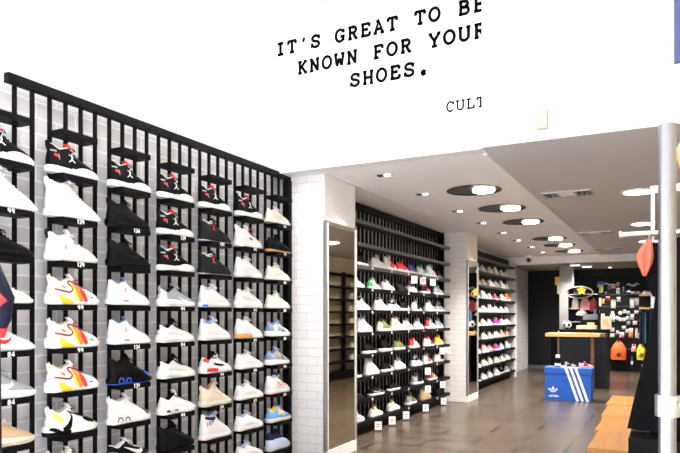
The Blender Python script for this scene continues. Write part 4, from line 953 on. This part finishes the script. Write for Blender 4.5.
obj('hanger', MB().tube([(-.08,0,1.88),(.08,0,1.93),(.24,0,1.88)], .008, 8).tube([(.08,0,1.93),(.08,-.03,1.99),(.09,-.035,1.99)], .004, 6), M_steel, t)
coat('black_scarf', 'black cloth hanging between the salmon cloth and the long coat', 'scarf', M_coat, (0, 4.40, 0), [-.11,-.125,-.135,-.137,-.10], [-.07,-.05,-.045,-.045,-.06], [1.90,1.86,1.78,1.66,1.57], .03, ph=1.5)
t = thing('salmon_scarf', 'salmon cloth hanging at the end of the grey rail', 'scarf', (-.145, 4.33, 1.89))
sal = [( .02,.0),(-.035,-.07),(-.042,-.10),(-.03,-.14),(-.01,-.20),(.0,-.19),(.02,-.12),(.035,-.06),(.03,.0)]
mb = MB(); rs = []
for z, a, b, d in [(.03,.015,.035,.01),(.0,-.005,.045,.025),(-.04,-.028,.05,.035),(-.08,-.042,.052,.04),(-.12,-.032,.045,.035),(-.16,-.018,.03,.025),(-.195,-.006,.012,.012)]:
    rs.append([((a+b)/2+(b-a)/2*math.cos(2*PI*i/18)*(1+.12*math.sin(3*i)), d*math.sin(2*PI*i/18)*(1+.3*math.sin(4*i)), z) for i in range(18)])
obj('cloth', MB().loft(rs), grain(mat('salmon_knit', (.62,.13,.08), .7), 120, .15, .2), t, smooth=60)
obj('loop', MB().tube([(.025,0,.03),(.03,.05,.07),(.04,.085,.075)], .004, 6), M_steel, t)
gj = coat('grey_jacket', 'pale grey jacket at the right edge behind the door handle', 'jacket', grain(mat('pale_grey_fleece', (.33,.34,.40), .8), 60, .15, .2), (.30, 4.0, 0), [.05,-.13,-.17,-.19,-.20,-.20], [.15,.3,.32,.33,.33,.33], [1.55,1.5,1.4,1.2,.9,.55], ph=1.)
obj('hanger', MB().tube([(-.06,0,1.50),(.08,0,1.56),(.24,0,1.50)], .008, 8).tube([(.08,0,1.56),(.0,0,1.97),(.0,.0,1.98)], .004, 6), M_steel, gj)
nj = coat('navy_jacket', 'dark navy jacket hanging above the grey one at the right edge', 'jacket', pm('navy'), (.30, 4.30, 0), [.02,-.17,-.19,-.21,-.22], [.15,.28,.3,.3,.3], [2.0,1.93,1.8,1.6,1.35], ph=2.)
obj('hanger', MB().tube([(-.06,0,1.93),(.08,0,1.975),(.24,0,1.93)], .008, 8), M_steel, nj)
solo('display_plinth', MB().box(-.228, .93, 4.2, 5.0, 0, .72), M_blk, 'low black plinth below the long black coat', 'plinth', (0,0,0), bev=.006)
t = thing('mannequin_head', 'tan round mannequin head on the rack at the right edge', 'mannequin', (.115, 4.44, 2.27))
obj('head', MB().lathe([(.03,0),(.035,.05),(.07,.09),(.088,.15),(.085,.21),(.06,.26),(.02,.28)], 20), mat('tan_wood', (.55,.36,.17), .4), t, smooth=60)

# ------------------------------------------------------------ glass door with steel pull
d1 = struct('door_1', MB().box(.075, .087, 1.0, 1.95, .02, 2.35), None, label='clear glass entrance door standing open at the right edge') if False else None
M_glass = mat('clear_glass', (.95,.98,.97), .02); M_glass.node_tree.nodes['Principled BSDF'].inputs['Transmission Weight'].default_value = 1
door = obj('door_1', MB().box(.085, .097, 1.05, 1.95, .02, 2.35), M_glass); door['kind'] = 'structure'; door['label'] = 'clear glass entrance door with a long steel pull handle'
M_pull = mat('pull_handle_steel', (.33,.33,.35), .28, 1.)
obj('pull_handle', MB().tube([(-.008, 1.795, .30), (-.008, 1.795, 1.928)], .0205, 24), M_pull, door, smooth=40)
obj('handle_collar', MB().tube([(-.008, 1.795, 1.20), (-.008, 1.795, 1.253)], .0285, 24).tube([(-.008, 1.795, .52), (-.008, 1.795, .573)], .0285, 24), M_steel, door, smooth=40, bev=0)
obj('handle_standoff', MB().tube([(.015, 1.795, 1.227), (.085, 1.795, 1.227)], .010, 14).tube([(.015, 1.795, .547), (.085, 1.795, .547)], .010, 14), M_steel, door, smooth=40)

# ------------------------------------------------------------ track jacket at the left edge
M_navy = grain(mat('navy_tricot', (.004,.006,.022), .6, spec=.2), 200, .5, .2); M_redt = mat('red_tricot', (.62,.02,.03), .6)
t = thing('track_jacket', 'navy tracksuit jacket with a red band at the left edge', 'jacket', (-2.415, 1.66, 0))
rs = []
for z, r, e in [(1.88,.02,-.22),(1.85,.10,-.14),(1.80,.13,-.08),(1.65,.15,-.055),(1.40,.15,-.04),(1.20,.15,-.035),(.9,.15,-.03),(.75,.14,-.03)]:
    rs.append([(e-r+r*math.cos(2*PI*i/24), .10*math.sin(2*PI*i/24)*(r/.15), z) for i in range(24)])
obj('body', MB().loft(rs), M_navy, t, smooth=60)
obj('sleeve', MB().tube([(-.12,.0,1.80),(-.09,.0,1.72),(-.045,.0,1.62),(.024,.0,1.515),(.010,.0,1.44),(-.005,.0,1.41)], [.03,.04,.047,.050,.044,.038], 18), M_navy, t, smooth=60)
obj('red_band', MB().tube([(-.07,-.040,1.625),(-.02,-.050,1.585),(.032,-.045,1.545),(.068,-.022,1.500)], [.016,.020,.022,.018], 10), M_redt, t, smooth=60)
obj('cuff', MB().tube([(.006,.0,1.412),(-.01,.0,1.375)], .036, 16), M_redt, t, smooth=60)
obj('hanger', MB().tube([(-.30,0,1.84),(-.18,0,1.89),(-.06,0,1.84)], .008, 8).tube([(-.18,0,1.89),(-.18,0,1.93),(-.165,0,1.95)], .004, 6), M_steel, t)
t = thing('support_stand', 'added steel stand supporting the navy jacket, outside the left edge', 'stand', (-2.80, 1.80, 0))  # support added so the jacket does not float, kept out of frame
obj('pole', MB().tube([(0,0,.02),(0,0,1.95),(.22,-.14,1.95)], .014, 12), M_steel, t, smooth=40); obj('base', MB().lathe([(.18,0),(.18,.02),(.03,.03)], 28), M_steel, t, smooth=30)

# ------------------------------------------------------------ daylight and camera
w = bpy.data.worlds.new('sky'); SC.world = w; w.use_nodes = True
bg = w.node_tree.nodes['Background']; bg.inputs['Color'].default_value = (.93,.96,1.0,1); bg.inputs['Strength'].default_value = 1.9
sun = bpy.data.lights.new('sun', 'SUN'); sun.energy = 20; sun.angle = math.radians(20); sun.color = (1,.98,.95)
so = bpy.data.objects.new('sun', sun); COL.objects.link(so); so.rotation_euler = (math.radians(28), 0, math.radians(30))

cam = bpy.data.cameras.new('camera'); co = bpy.data.objects.new('camera', cam); COL.objects.link(co)
co.location = (0, 0, HC*U); co.rotation_euler = (PI/2, 0, math.radians(27.34))
cam.sensor_width = 36; cam.lens = 36*640/680; cam.shift_y = 89.5/680; cam.clip_start = .05
SC.camera = co
SC.view_settings.view_transform = 'Standard'; SC.view_settings.look = 'None'; SC.view_settings.gamma = 1
SC.view_settings.use_curve_mapping = False; SC.view_settings.exposure = 0.5
